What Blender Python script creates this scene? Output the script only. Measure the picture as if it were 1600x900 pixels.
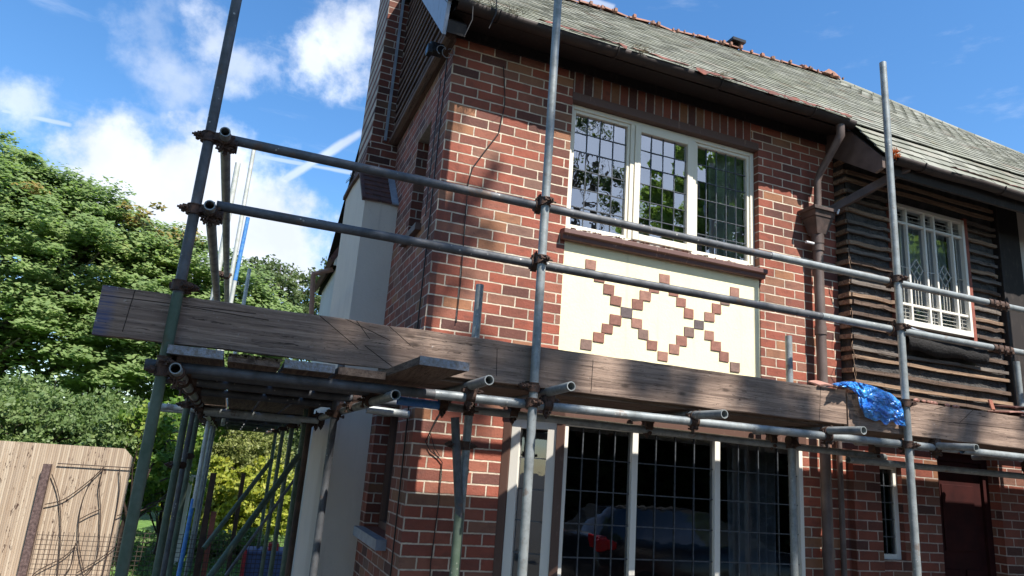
import bpy, math, random
import numpy as np
from mathutils import Vector, Matrix, noise
random.seed(7); rng = np.random.default_rng(7)
for o in list(bpy.data.objects): bpy.data.objects.remove(o)
S = bpy.context.scene; COL = S.collection
GZ = -0.25                                   # ground level
# ------------------------------------------------------------------ camera
YAW, PIT, ROL, FPX = 0.356546333, 0.250742721, 0.0764552831, 1098.7
CAM = Vector((0, -4.42, 1.6))
_f = Vector((math.sin(YAW)*math.cos(PIT), math.cos(YAW)*math.cos(PIT), math.sin(PIT)))
_r = Vector((math.cos(YAW), -math.sin(YAW), 0)); _u = _r.cross(_f)
RT = math.cos(ROL)*_r + math.sin(ROL)*_u; UP = -math.sin(ROL)*_r + math.cos(ROL)*_u; FW = _f
cd = bpy.data.cameras.new('camera'); cam = bpy.data.objects.new('camera', cd); COL.objects.link(cam)
cam.matrix_world = Matrix(((RT.x, UP.x, -FW.x, CAM.x), (RT.y, UP.y, -FW.y, CAM.y), (RT.z, UP.z, -FW.z, CAM.z), (0, 0, 0, 1)))
cd.sensor_width = 36; cd.lens = FPX/1600*36; cd.clip_start = 0.05; cd.clip_end = 2000
S.camera = cam
def rayd(px, py): return FW*FPX + RT*(px-800) - UP*(py-450)
def at(px, py, Y):
    d = rayd(px, py); return CAM + d*((Y-CAM.y)/d.y)
def atX(px, py, X):
    d = rayd(px, py); return CAM + d*((X-CAM.x)/d.x)
# ------------------------------------------------------------------ sun, sky, exposure
SUNV = Vector((0.345, -1.0, 1.40)).normalized()
EL = math.asin(SUNV.z); AZ = math.atan2(SUNV.x, SUNV.y)
sl = bpy.data.lights.new('sun', 'SUN'); sun = bpy.data.objects.new('sun', sl); COL.objects.link(sun)
sun.rotation_euler = SUNV.to_track_quat('Z', 'Y').to_euler()
sl.energy = 5.0; sl.angle = math.radians(0.53); sl.color = (1, .955, .88)
S.view_settings.view_transform = 'Standard'; S.view_settings.look = 'None'
S.view_settings.exposure = 0.90; S.view_settings.gamma = 1.0
W = bpy.data.worlds.new('World'); S.world = W; W.use_nodes = True
wn = W.node_tree; wn.nodes.clear()
class NT:
    def __init__(s, t): s.t = t
    def n(s, ty, **k):
        a = s.t.nodes.new(ty)
        for q, v in k.items(): setattr(a, q, v)
        return a
    def l(s, a, b): s.t.links.new(a, b)
    def put(s, sock, v):
        if hasattr(v, 'links') or isinstance(v, bpy.types.NodeSocket): s.l(v, sock)
        else:
            try: sock.default_value = v
            except Exception: sock.default_value = (*v, 1)
    def m(s, op, a, b=0.0, c=None, clamp=False):
        q = s.n('ShaderNodeMath', operation=op, use_clamp=clamp)
        s.put(q.inputs[0], a); s.put(q.inputs[1], b)
        if c is not None: s.put(q.inputs[2], c)
        return q.outputs[0]
    def vm(s, op, a, b=(0, 0, 0), out=0):
        q = s.n('ShaderNodeVectorMath', operation=op); s.put(q.inputs[0], a); s.put(q.inputs[1], b)
        return q.outputs[out]
    def mix(s, f, a, b, bt='MIX'):
        q = s.n('ShaderNodeMix', data_type='RGBA', blend_type=bt)
        s.put(q.inputs[0], f); s.put(q.inputs[6], a if not isinstance(a, tuple) else (*a[:3], 1)); s.put(q.inputs[7], b if not isinstance(b, tuple) else (*b[:3], 1))
        return q.outputs[2]
    def mr(s, v, a, b, c=0.0, d=1.0, smooth=False):
        q = s.n('ShaderNodeMapRange'); q.interpolation_type = 'SMOOTHSTEP' if smooth else 'LINEAR'
        s.put(q.inputs[0], v)
        for i, x in enumerate((a, b, c, d)): s.put(q.inputs[i+1], x)
        return q.outputs[0]
    def noise(s, vec, scale, detail=3, rough=.55, dist=0.0, out=0, dim='3D'):
        q = s.n('ShaderNodeTexNoise', noise_dimensions=dim)
        if vec is not None: s.put(q.inputs['Vector'], vec)
        q.inputs['Scale'].default_value = scale; q.inputs['Detail'].default_value = detail
        q.inputs['Roughness'].default_value = rough; q.inputs['Distortion'].default_value = dist
        return q.outputs[out]
    def ramp(s, v, stops, interp='LINEAR'):
        q = s.n('ShaderNodeValToRGB'); s.put(q.inputs[0], v); q.color_ramp.interpolation = interp
        e = q.color_ramp.elements
        while len(e) < len(stops): e.new(.5)
        for i, (p, c) in enumerate(stops): e[i].position = p; e[i].color = (*c, 1)
        return q.outputs[0]
    def mapping(s, v, scale=(1, 1, 1), loc=(0, 0, 0), rot=(0, 0, 0)):
        q = s.n('ShaderNodeMapping'); s.put(q.inputs[0], v)
        q.inputs[1].default_value = loc; q.inputs[2].default_value = rot; q.inputs[3].default_value = scale
        return q.outputs[0]
w = NT(wn)
sky = w.n('ShaderNodeTexSky', sky_type='NISHITA'); sky.sun_disc = False
sky.sun_elevation = EL; sky.sun_rotation = AZ; sky.air_density = 1.0; sky.dust_density = .25; sky.ozone_density = 2.4
SKY_STR = 0.132
dirv = w.vm('NORMALIZE', w.n('ShaderNodeTexCoord').outputs['Generated'])
n1 = w.noise(dirv, 5.5, 8, .58); n2 = w.noise(dirv, 17, 6, .6)
nn = w.m('ADD', w.m('MULTIPLY', w.m('SUBTRACT', n1, .5), 0.16), w.m('MULTIPLY', w.m('SUBTRACT', n2, .5), 0.12))
def blob(px, py, rad, soft=.07, amp=1.0, dv=None):
    d = dv if dv is not None else rayd(px, py).normalized()
    dot = w.vm('DISTANCE', dirv, tuple(d), out=1)
    dd = w.m('ADD', dot, nn)
    return w.mr(dd, rad-soft, rad+soft, amp, 0.0, smooth=True)
acc = None
CL = [(195, 280, .074, .028, .98), (285, 315, .094, .03, 1), (400, 355, .074, .028, .97), (150, 245, .028, .03, .7), (545, 60, .050, .03, .96), (560, 120, .034, .025, .9), (495, 85, .028, .025, .85),
      (335, 65, .020, .025, .65), (385, 100, .020, .025, .6), (25, 165, .026, .025, .65), (265, 133, .022, .03, .5), (245, 42, .010, .02, .25), (640, 40, .06, .05, .8)]
blobs = [blob(*c) for c in CL]
for d, r_, a_ in (((.55, -.75, .36), .33, .75), ((.80, -.45, .40), .18, .6), ((-.9, -.2, .3), .22, .7)):
    blobs.append(blob(0, 0, r_, .12, a_, dv=Vector(d).normalized()))
acc = blobs[0]
for b in blobs[1:]: acc = w.m('MAXIMUM', acc, b)
def trail(p, q, wid, amp):
    a = rayd(*p).normalized(); b = rayd(*q).normalized(); n = a.cross(b).normalized(); c = (a+b).normalized(); t = (b-a).normalized()
    h = (b-a).length/2
    dn = w.m('ADD', w.m('ABSOLUTE', w.vm('DOT_PRODUCT', dirv, tuple(n), out=1)), w.m('MULTIPLY', w.m('SUBTRACT', n2, .5), wid*.9))
    dt = w.m('ABSOLUTE', w.vm('DOT_PRODUCT', w.vm('SUBTRACT', dirv, tuple(c)), tuple(t), out=1))
    df = w.vm('DOT_PRODUCT', dirv, tuple(c), out=1)
    return w.m('MULTIPLY', w.m('MULTIPLY', w.mr(dn, wid*.25, wid, amp, 0, smooth=True), w.mr(dt, h*.9, h*1.08, 1, 0, smooth=True)), w.m('GREATER_THAN', df, .5))
for t in (((418, 298), (566, 206), .0085, .62), ((0, 172), (112, 196), .0042, .5), ((360, 236), (560, 272), .004, .42), ((905, -5), (960, 12), .006, .5), ((200, 170), (330, 225), .01, .2)):
    acc = w.m('MAXIMUM', acc, trail(*t))
wisp = w.mr(w.noise(w.mapping(dirv, (2, 5, 14)), 2.2, 6, .6), .56, .78, 0, .22, smooth=True)
acc = w.m('MAXIMUM', acc, wisp)
shade = w.mr(w.noise(dirv, 7, 5, .55), .35, .68, .80, 1.08)
skc = w.n('ShaderNodeHueSaturation'); skc.inputs['Saturation'].default_value = 1.24; skc.inputs['Value'].default_value = 1.0; w.l(sky.outputs[0], skc.inputs['Color'])
ccol = w.n('ShaderNodeVectorMath', operation='SCALE'); ccol.inputs[0].default_value = (4.6, 4.95, 5.6); w.l(shade, ccol.inputs[3])
csk = w.mix(acc, skc.outputs[0], ccol.outputs[0])
bg = w.n('ShaderNodeBackground'); w.l(csk, bg.inputs[0]); bg.inputs[1].default_value = SKY_STR
wo = w.n('ShaderNodeOutputWorld'); w.l(bg.outputs[0], wo.inputs[0])

# ------------------------------------------------------------------ materials
def mat(name):
    m = bpy.data.materials.new(name); m.use_nodes = True; t = NT(m.node_tree)
    b = m.node_tree.nodes['Principled BSDF']; return m, t, b
def bump(t, b, h, strength=.5, dist=.01):
    q = t.n('ShaderNodeBump'); q.inputs['Strength'].default_value = strength; q.inputs['Distance'].default_value = dist
    t.l(h, q.inputs['Height']); t.l(q.outputs[0], b.inputs['Normal'])
def pos(t): return t.n('ShaderNodeNewGeometry').outputs['Position']
def sep(t, v):
    q = t.n('ShaderNodeSeparateXYZ'); t.l(v, q.inputs[0]); return q.outputs
def comb(t, x, y, z=0.0):
    q = t.n('ShaderNodeCombineXYZ')
    for i, v in enumerate((x, y, z)): t.put(q.inputs[i], v)
    return q.outputs[0]
def plain(name, c, rough=.7, c2=None, scale=8, bs=.2, bd=.004, metal=0.0, stretch=(1, 1, 1), spec=.4):
    m, t, b = mat(name); p = t.mapping(pos(t), stretch)
    n = t.noise(p, scale, 5, .6)
    c2 = c2 or tuple(x*.7 for x in c)
    t.l(t.mix(t.mr(n, .35, .65), c2, c), b.inputs['Base Color'])
    b.inputs['Roughness'].default_value = rough; b.inputs['Metallic'].default_value = metal
    b.inputs['Specular IOR Level'].default_value = spec
    if bs: bump(t, b, t.noise(p, scale*4, 4), bs, bd)
    return m
RP, RZ = .2045, .0743
def brick_mat(name, uax, u0, z0=4.458, mortar=(.68, .57, .44), dark=.95, soldier=False, su=1.0):
    m, t, b = mat(name); P = sep(t, pos(t))
    u = t.m('SUBTRACT', P[uax], u0); z = t.m('SUBTRACT', P[2], z0)
    wob = t.noise(pos(t), 9, 3, .5); wob2 = t.noise(pos(t), 35, 3, .6)
    u = t.m('ADD', u, t.m('MULTIPLY', t.m('SUBTRACT', wob2, .5), .006)); z = t.m('ADD', z, t.m('ADD', t.m('MULTIPLY', t.m('SUBTRACT', wob2, .5), .005), t.m('MULTIPLY', t.m('SUBTRACT', wob, .5), .006)))
    if soldier:
        cu = t.m('DIVIDE', u, .0795); row = 0.0; fu = t.m('FRACT', cu); col = t.m('FLOOR', cu)
        du = t.m('MULTIPLY', t.m('MINIMUM', fu, t.m('SUBTRACT', 1.0, fu)), .0795); d = du; rowv = t.m('MULTIPLY', z, 0.0)
    else:
        rz = t.m('DIVIDE', z, RZ); rowv = t.m('FLOOR', rz); fz = t.m('FRACT', rz)
        off = t.m('MULTIPLY', t.m('FLOORED_MODULO', rowv, 2.0), .5)
        cu = t.m('ADD', t.m('DIVIDE', u, RP*su), off); col = t.m('FLOOR', cu); fu = t.m('FRACT', cu)
        du = t.m('MULTIPLY', t.m('MINIMUM', fu, t.m('SUBTRACT', 1.0, fu)), RP*su)
        dz = t.m('MULTIPLY', t.m('MINIMUM', fz, t.m('SUBTRACT', 1.0, fz)), RZ)
        d = t.m('MINIMUM', du, dz)
    mort = t.mr(d, .0040, .0060, 1, 0, smooth=True)
    wn_ = t.n('ShaderNodeTexWhiteNoise', noise_dimensions='3D'); t.l(comb(t, col, rowv, 3.3), wn_.inputs[0])
    r1 = wn_.outputs[0]
    wn2 = t.n('ShaderNodeTexWhiteNoise', noise_dimensions='3D'); t.l(comb(t, rowv, col, 9.1), wn2.inputs[0]); r2 = wn2.outputs[0]
    c = t.ramp(r1, [(0, (.11, .050, .042)), (.08, (.17, .066, .05)), (.20, (.24, .078, .054)), (.34, (.295, .086, .056)), (.60, (.35, .10, .062)), (.78, (.31, .115, .075)), (.88, (.26, .13, .09)), (.95, (.38, .17, .085)), (1, (.19, .11, .09))])
    # smears within each brick
    sm = t.noise(comb(t, t.m('ADD', t.m('MULTIPLY', u, 9), t.m('MULTIPLY', r1, 50)), t.m('MULTIPLY', z, 16), 0.0), 1.0, 4, .6)
    c = t.mix(t.mr(sm, .52, .75, 0, .55), c, (.11, .055, .045))
    c = t.mix(t.mr(t.noise(pos(t), 55, 3, .7), .55, .8, 0, .4), c, (.40, .18, .11)); c = t.mix(t.mr(t.noise(pos(t), 38, 5, .75), .62, .70, 0, .7), c, (.07, .04, .035))
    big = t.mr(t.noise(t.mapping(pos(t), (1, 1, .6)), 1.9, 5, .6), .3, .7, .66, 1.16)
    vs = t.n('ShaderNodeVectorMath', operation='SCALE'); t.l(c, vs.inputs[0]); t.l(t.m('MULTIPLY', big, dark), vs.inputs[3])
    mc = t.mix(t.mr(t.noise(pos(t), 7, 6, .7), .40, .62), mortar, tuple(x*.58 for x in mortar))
    t.l(t.mix(mort, vs.outputs[0], mc), b.inputs['Base Color'])
    b.inputs['Roughness'].default_value = .82; b.inputs['Specular IOR Level'].default_value = .3
    hgt = t.m('ADD', t.m('MULTIPLY', t.m('SUBTRACT', 1.0, mort), 1.0), t.m('MULTIPLY', t.noise(pos(t), 90, 4, .6), .35))
    hgt = t.m('ADD', hgt, t.m('MULTIPLY', r2, .25))
    bump(t, b, t.m('ADD', hgt, t.m('MULTIPLY', t.noise(pos(t), 30, 4, .7), .6)), .9, .008)
    return m
M = {}
M['brick'] = brick_mat('front brick', 0, 1.063)
M['brick_porch_shade'] = brick_mat('porch brick in painted shade', 0, 1.063, mortar=(.44, .36, .30), dark=.62)  # deep shade of the porch put into darker brick and mortar colours
M['maroon'] = plain('maroon door paint', (.040, .011, .010), .85, (.025, .008, .008), 6, .1, spec=.1)
M['brick_side'] = brick_mat('side brick', 1, 0.0, mortar=(.55, .42, .36), dark=.85)
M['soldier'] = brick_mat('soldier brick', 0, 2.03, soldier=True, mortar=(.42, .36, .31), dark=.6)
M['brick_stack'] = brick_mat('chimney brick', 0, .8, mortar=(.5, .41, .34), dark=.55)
M['brick_ret'] = brick_mat('reveal brick', 1, .06, mortar=(.55, .45, .38), dark=.85)
def render_mat(name, c, c2, rough=.85):
    m, t, b = mat(name); p = pos(t)
    n = t.noise(t.mapping(p, (1, 1, .45)), 3.2, 6, .6); n2 = t.noise(p, 45, 4, .7)
    col = t.mix(t.mr(n, .42, .75, 0, .6), c, c2)
    t.l(col, b.inputs['Base Color']); b.inputs['Roughness'].default_value = rough; b.inputs['Specular IOR Level'].default_value = .25
    st = t.noise(t.mapping(p, (14, 14, .9)), 1.3, 4, .6); col = t.mix(t.m('MULTIPLY', t.mr(st, .58, .75, 0, .5), t.mr(n, .35, .6)), col, tuple(x*.72 for x in c2))
    vo = t.n('ShaderNodeTexVoronoi', feature='DISTANCE_TO_EDGE'); vo.inputs['Scale'].default_value = 1.7; t.l(t.vm('ADD', p, t.vm('SCALE', t.noise(p, 6, 4, .7, out=1), (0, 0, 0))), vo.inputs['Vector']); col = t.mix(t.m('MULTIPLY', t.mr(vo.outputs[0], .001, .004, .35, 0), t.mr(n, .5, .56)), col, tuple(x*.4 for x in c2)); t.l(col, b.inputs['Base Color'])
    bump(t, b, t.m('ADD', n2, t.m('MULTIPLY', n, .6)), .45, .005); return m
M['cream'] = render_mat('cream render', (.86, .77, .49), (.79, .69, .43))
M['grey_render'] = render_mat('grey render', (.62, .545, .475), (.52, .455, .40))
M['pale_render'] = render_mat('pale render', (.56, .55, .53), (.46, .45, .43))
def paint_mat(name, c, worn, amt=.6, rough=.5):
    m, t, b = mat(name); p = pos(t)
    n = t.noise(t.mapping(p, (1, 1, .3)), 26, 6, .7)
    t.l(t.mix(t.mr(n, amt, amt+.08), c, worn), b.inputs['Base Color']); b.inputs['Roughness'].default_value = rough
    bump(t, b, n, .3, .002); return m
M['white_paint'] = paint_mat('cream window paint', (.72, .66, .53), (.45, .38, .28), .66)
M['white_upvc'] = paint_mat('white frame paint', (.72, .68, .60), (.52, .47, .38), .68)
M['brown_paint'] = paint_mat('brown paint', (.10, .050, .035), (.17, .10, .075), .6, .55)
M['dark_timber'] = paint_mat('dark timber', (.015, .010, .009), (.035, .025, .021), .55, .7)
M['sill'] = paint_mat('peeling sill paint', (.12, .058, .05), (.40, .23, .17), .60, .6)
M['barge'] = paint_mat('pale blue grey board', (.34, .38, .47), (.20, .22, .27), .57, .5)
M['gutter'] = plain('gutter iron', (.040, .027, .023), .7, (.022, .016, .014), 9, .4)
M['pipe'] = plain('brown downpipe', (.155, .115, .10), .5, (.10, .072, .062), 6, .15)
M['hopper'] = plain('hopper iron', (.10, .065, .055), .6, (.05, .035, .03), 12, .4)
M['copper_pipe'] = plain('faded brown pipe', (.36, .19, .13), .6, (.24, .13, .09), 8, .2)
M['felt'] = plain('torn red felt', (.20, .06, .04), .8, (.08, .035, .03), 14, .6)
M['black_felt'] = plain('black felt', (.085, .076, .070), .75, (.035, .032, .030), 10, 1.0, .02)
M['black_sheet'] = plain('black sheet', (.014, .012, .012), .8, (.008, .007, .007), 14, .8, .01)
M['lead'] = plain('lead flashing', (.27, .30, .35), .5, (.18, .20, .24), 10, .3)
M['leadcame'] = plain('lead came', (.10, .11, .125), .45, (.05, .055, .06), 40, .1, metal=.3)
M['white_came'] = plain('pale glazing lead', (.55, .53, .47), .45, (.40, .38, .33), 40, .1)
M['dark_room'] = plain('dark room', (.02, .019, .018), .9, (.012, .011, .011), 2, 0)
M['orange'] = plain('orange tuft', (.60, .16, .03), .8, (.35, .08, .02), 40, .6)
M['black_plastic'] = plain('black plastic', (.012, .012, .014), .35, (.008, .008, .01), 20, .1)
M['white_plastic'] = plain('white plastic', (.7, .7, .7), .4, (.6, .6, .6), 10, 0)
M['cable'] = plain('cable', (.018, .014, .013), .5, (.012, .01, .01), 10, 0)
M['terracotta'] = plain('terracotta', (.40, .15, .09), .8, (.24, .08, .055), 20, .5)
M['dark_tile'] = plain('brown tile', (.115, .047, .036), .75, (.06, .030, .026), 14, .5)
M['wood_end'] = plain('galvanised end band', (.30, .32, .36), .5, (.20, .17, .14), 60, .8, metal=.4)
# galvanised tube: grey, streaky, some green film
def tube_mat(name, c=(.34, .36, .35), c2=(.20, .215, .21), green=.0, rough=.42, metal=.22):
    m, t, b = mat(name); p = pos(t)
    n = t.noise(p, 14, 6, .65); n2 = t.noise(p, 70, 4, .6); n3 = t.noise(p, 4, 3, .5)
    col = t.mix(t.mr(n, .35, .68), c, c2)
    col = t.mix(t.mr(n2, .60, .72, 0, .5), col, (.14, .085, .05))
    vz = t.n('ShaderNodeTexVoronoi'); vz.inputs['Scale'].default_value = 26; t.l(t.mapping(p, (1, 1, 1)), vz.inputs['Vector']); col = t.mix(t.m('MULTIPLY', t.mr(vz.outputs[0], .10, .16, .8, 0), t.mr(n3, .5, .56)), col, (.50, .48, .44)); col = t.mix(t.mr(t.noise(p, 5.5, 6, .7), .60, .66, 0, .6), col, (.15, .085, .05))
    if green: col = t.mix(t.mr(n3, .35, .6, green*.5, green), col, (.045, .085, .045))
    t.l(col, b.inputs['Base Color']); b.inputs['Metallic'].default_value = metal
    t.l(t.mr(n, .3, .7, rough, rough+.22), b.inputs['Roughness'])
    bump(t, b, n2, .2, .002); return m
M['tube'] = tube_mat('galvanised tube', (.30, .325, .325), (.165, .18, .18))
M['tube_dark'] = tube_mat('dull dark tube and rail shade', (.115, .12, .13), (.06, .064, .07), 0, .5, .2)
M['tube_green'] = tube_mat('green filmed tube', (.15, .18, .15), (.08, .11, .085), .55, .5, .25)
M['tube_blue'] = plain('blue painted tube', (.03, .16, .50), .5, (.10, .28, .52), 30, .3)
M['tube_pale'] = tube_mat('pale tube', (.55, .57, .55), (.38, .41, .38), 0, .5, .2)
M['tube_hole'] = plain('tube inside', (.02, .02, .02), .9, (.01, .01, .01), 4, 0)
M['coupler'] = plain('rusty coupler', (.115, .062, .042), .7, (.05, .034, .028), 45, .9, .004, metal=.25)
# weathered board
def board_mat(name, c, c2, ax=0, paint=False):
    m, t, b = mat(name); p = pos(t)
    st = [(1.1, 26, 26), (26, 1.1, 26)][ax]
    g = t.noise(t.mapping(p, st), 1.6, 8, .62, .4); g2 = t.noise(t.mapping(p, [(3, 90, 90), (90, 3, 90)][ax]), 1.4, 5, .6)
    blot = t.noise(p, 2.6, 4, .6)
    col = t.mix(t.mr(g, .40, .60), c, c2); col = t.mix(t.mr(g2, .54, .64, 0, .5), col, tuple(x*.45 for x in c2)); sp_ = t.noise(t.mapping(p, [(1.6, 60, 60), (60, 1.6, 60)][ax]), 1.0, 3, .5, .8); col = t.mix(t.mr(t.m('ABSOLUTE', t.m('SUBTRACT', sp_, .5)), .004, .012, .85, 0), col, tuple(x*.2 for x in c2)); col = t.mix(t.mr(t.noise(p, 60, 3, .7), .60, .75, 0, .35), col, (.42, .38, .34))
    col = t.mix(t.mr(blot, .45, .7, 0, .6), col, tuple(x*.62 for x in c))
    spots = t.n('ShaderNodeTexVoronoi'); spots.inputs['Scale'].default_value = 6; t.l(t.mapping(p, [(.5, 1, 1.3), (1, .5, 1)][ax]), spots.inputs['Vector'])
    col = t.mix(t.mr(spots.outputs[0], .05, .11, .75, 0), col, tuple(x*.3 for x in c2))
    h = t.m('ADD', g, t.m('MULTIPLY', g2, .5))
    if paint:
        P = sep(t, p)
        # long checks / saw scratches across the board
        for (x0, z0, x1, z1) in CRACKS:
            dx, dz = x1-x0, z1-z0; L = math.hypot(dx, dz); nx, nz = -dz/L, dx/L
            dd = t.m('ABSOLUTE', t.m('ADD', t.m('ADD', t.m('MULTIPLY', t.m('SUBTRACT', P[0], x0), nx), t.m('MULTIPLY', t.m('SUBTRACT', P[2], z0), nz)), t.m('MULTIPLY', t.m('SUBTRACT', g, .5), .004)))
            al = t.m('ADD', t.m('MULTIPLY', t.m('SUBTRACT', P[0], x0), dx/L), t.m('MULTIPLY', t.m('SUBTRACT', P[2], z0), dz/L))
            inside = t.m('MULTIPLY', t.m('GREATER_THAN', al, 0.0), t.m('LESS_THAN', al, L))
            k = t.m('MULTIPLY', t.mr(dd, .0008, .0022, 1, 0), inside)
            col = t.mix(k, col, (.02, .014, .012)); h = t.m('SUBTRACT', h, k)
        bl = t.m('MULTIPLY', t.mr(t.m('ADD', P[0], t.m('MULTIPLY', t.m('SUBTRACT', g, .5), .08)), -.585, -.55, 1, 0), t.mr(g2, .3, .6))
        col = t.mix(t.m('MULTIPLY', bl, .6), col, (.03, .08, .22))
        ws = t.mr(t.noise(p, 22, 4, .7), .66, .72, 0, .7); wl = t.mr(t.noise(p, 2.3, 1, .5), .55, .62)
        col = t.mix(t.m('MULTIPLY', ws, wl), col, (.55, .52, .48))
    t.l(col, b.inputs['Base Color']); b.inputs['Roughness'].default_value = .85; b.inputs['Specular IOR Level'].default_value = .2
    bump(t, b, h, .8, .005); return m
def c_(x0, y0, x1, y1): a = at(x0, y0, -.97); b = at(x1, y1, -.97); return (a.x, a.z, b.x, b.z)
CRACKS = [c_(213, 446, 191, 518), c_(493, 487, 560, 545), c_(523, 490, 610, 532), c_(552, 494, 578, 530), c_(598, 500, 642, 540), c_(570, 540, 616, 575),
          c_(927, 562, 924, 612), c_(1283, 604, 1281, 658), c_(777, 545, 776, 588), c_(150, 460, 400, 490), c_(285, 478, 420, 500), c_(1490, 660, 1600, 672), c_(1450, 656, 1500, 662), c_(1460, 640, 1510, 625), c_(1500, 660, 1530, 633), c_(1160, 570, 1240, 590), c_(860, 545, 990, 560)]
M['toe'] = board_mat('weathered toe board', (.35, .25, .19), (.205, .142, .11), 0, True)
M['board_y'] = board_mat('scaffold board timber', (.20, .145, .11), (.11, .078, .062), 1)
M['board_x'] = board_mat('scaffold board timber long', (.20, .145, .11), (.11, .078, .062), 0)
M['batten'] = board_mat('old batten timber', (.36, .24, .155), (.18, .115, .08), 0)
M['batten_b'] = board_mat('dark batten timber', (.17, .115, .085), (.08, .055, .042), 0)
M['batten_c'] = board_mat('grey batten timber', (.22, .185, .155), (.12, .095, .08), 0)
M['batten_y'] = board_mat('old batten timber gable', (.19, .115, .09), (.08, .05, .042), 1)
M['red_timber'] = plain('red painted reveal', (.33, .095, .06), .7, (.18, .06, .045), 12, .4)
# glass
def glass(name, refl=.16, tint=(.8, .85, .85), wav=.0):
    m, t, b = mat(name); nd = m.node_tree
    gl = t.n('ShaderNodeBsdfGlossy'); gl.inputs['Roughness'].default_value = .01; gl.inputs['Color'].default_value = (.92, .95, 1, 1)
    tr = t.n('ShaderNodeBsdfTransparent'); tr.inputs[0].default_value = (*tint, 1)
    lw = t.n('ShaderNodeFresnel'); lw.inputs[0].default_value = 1.5
    fac = t.m('ADD', t.m('MULTIPLY', lw.outputs[0], 1.6), refl-.06, clamp=True)
    mx = t.n('ShaderNodeMixShader'); t.l(fac, mx.inputs[0]); t.l(tr.outputs[0], mx.inputs[1]); t.l(gl.outputs[0], mx.inputs[2])
    if wav:
        q = t.n('ShaderNodeBump'); q.inputs['Strength'].default_value = wav; q.inputs['Distance'].default_value = .004
        t.l(t.noise(pos(t), 7, 2, .5), q.inputs['Height']); t.l(q.outputs[0], gl.inputs['Normal'])
    t.l(mx.outputs[0], nd.nodes['Material Output'].inputs['Surface']); return m
M['glass'] = glass('window glass', .36, (.75, .8, .8), .25)
M['glass_low'] = glass('bay window glass', .15, (.6, .64, .68), .15)
M['curtain'] = plain('pale curtain', (.80, .77, .69), .9, (.62, .60, .53), 6, .1)
M['curtain_grey'] = plain('grey curtain', (.45, .44, .42), .9, (.3, .29, .28), 6, .1)
# roof tiles
def roof_mat():
    m, t, b = mat('weathered roof tile'); p = pos(t)
    isl = t.n('ShaderNodeNewGeometry').outputs['Random Per Island']
    c = t.ramp(isl, [(0, (.155, .155, .13)), (.3, (.195, .198, .165)), (.6, (.235, .238, .20)), (.9, (.275, .275, .235)), (1, (.185, .155, .125))])
    c = t.mix(t.mr(t.noise(p, 1.3, 4, .6), .45, .7, 0, .55), c, (.16, .168, .115))
    c = t.mix(t.mr(t.noise(p, 30, 5, .7), .52, .7, 0, .3), c, (.13, .125, .10))
    c = t.mix(t.mr(t.noise(p, 9, 4, .7), .60, .72, 0, .5), c, (.24, .22, .09))
    t.l(c, b.inputs['Base Color']); b.inputs['Roughness'].default_value = .9; b.inputs['Specular IOR Level'].default_value = .2
    bump(t, b, t.noise(p, 60, 4, .7), .5, .005); return m
M['roof'] = roof_mat()
M['ridge'] = plain('orange ridge tile', (.34, .15, .10), .85, (.19, .12, .09), 12, .6, .01)
def leaf_mat(name, stops, trans=.35):
    m, t, b = mat(name); nd = m.node_tree
    g = t.n('ShaderNodeNewGeometry'); n = t.noise(g.outputs['Position'], .55, 3, .6)
    v = t.m('ADD', t.m('MULTIPLY', g.outputs['Random Per Island'], .55), t.m('MULTIPLY', t.mr(n, .3, .7), .45))
    c = t.ramp(v, stops)
    t.l(c, b.inputs['Base Color']); b.inputs['Roughness'].default_value = .5; b.inputs['Specular IOR Level'].default_value = .35
    tl = t.n('ShaderNodeBsdfTranslucent'); t.l(t.mix(1.0, c, (1.0, 1.15, .55), 'MULTIPLY'), tl.inputs[0])
    mx = t.n('ShaderNodeMixShader'); mx.inputs[0].default_value = trans; t.l(b.outputs[0], mx.inputs[1]); t.l(tl.outputs[0], mx.inputs[2])
    t.l(mx.outputs[0], nd.nodes['Material Output'].inputs['Surface']); return m
M['leaf_syc'] = leaf_mat('sycamore leaf', [(0, (.12, .185, .065)), (.45, (.205, .285, .105)), (.8, (.28, .36, .14)), (1, (.37, .38, .14))], .5)
M['leaf_hedge'] = leaf_mat('shaded hedge leaf', [(0, (.015, .03, .012)), (1, (.04, .06, .02))], .08)
M['leaf_fresh'] = leaf_mat('fresh bush leaf', [(0, (.07, .14, .03)), (.5, (.15, .25, .05)), (1, (.34, .38, .07))], .45)
M['leaf_autumn'] = leaf_mat('turning leaf', [(0, (.14, .17, .05)), (.5, (.26, .20, .055)), (1, (.32, .19, .06))])
M['leaf_dark'] = leaf_mat('dark leaf', [(0, (.045, .075, .028)), (.6, (.10, .14, .05)), (1, (.17, .20, .08))])
M['leaf_mid'] = leaf_mat('shrub leaf', [(0, (.075, .13, .04)), (.6, (.155, .22, .075)), (1, (.27, .33, .13))])
M['leaf_olive'] = leaf_mat('pale olive leaf', [(0, (.13, .15, .04)), (.6, (.24, .26, .08)), (1, (.34, .34, .12))])
M['leaf_yellow'] = leaf_mat('golden leaf', [(0, (.11, .16, .03)), (.45, (.27, .30, .04)), (1, (.48, .44, .06))])
M['bark'] = plain('bark', (.13, .10, .075), .9, (.06, .045, .035), 8, .8, .02)
M['twig'] = plain('dark twig', (.06, .035, .025), .8, (.03, .02, .015), 20, .3)
M['rust_post'] = plain('rusty steel post', (.15, .10, .09), .7, (.05, .03, .028), 30, .5)
M['post_wood'] = plain('dark brown post', (.09, .05, .035), .8, (.045, .03, .022), 12, .5)
M['wire'] = plain('rusty wire', (.07, .045, .035), .7, (.04, .03, .025), 20, 0)
M['stone'] = plain('pink paving', (.36, .29, .25), .85, (.25, .20, .18), 6, .4)
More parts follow.
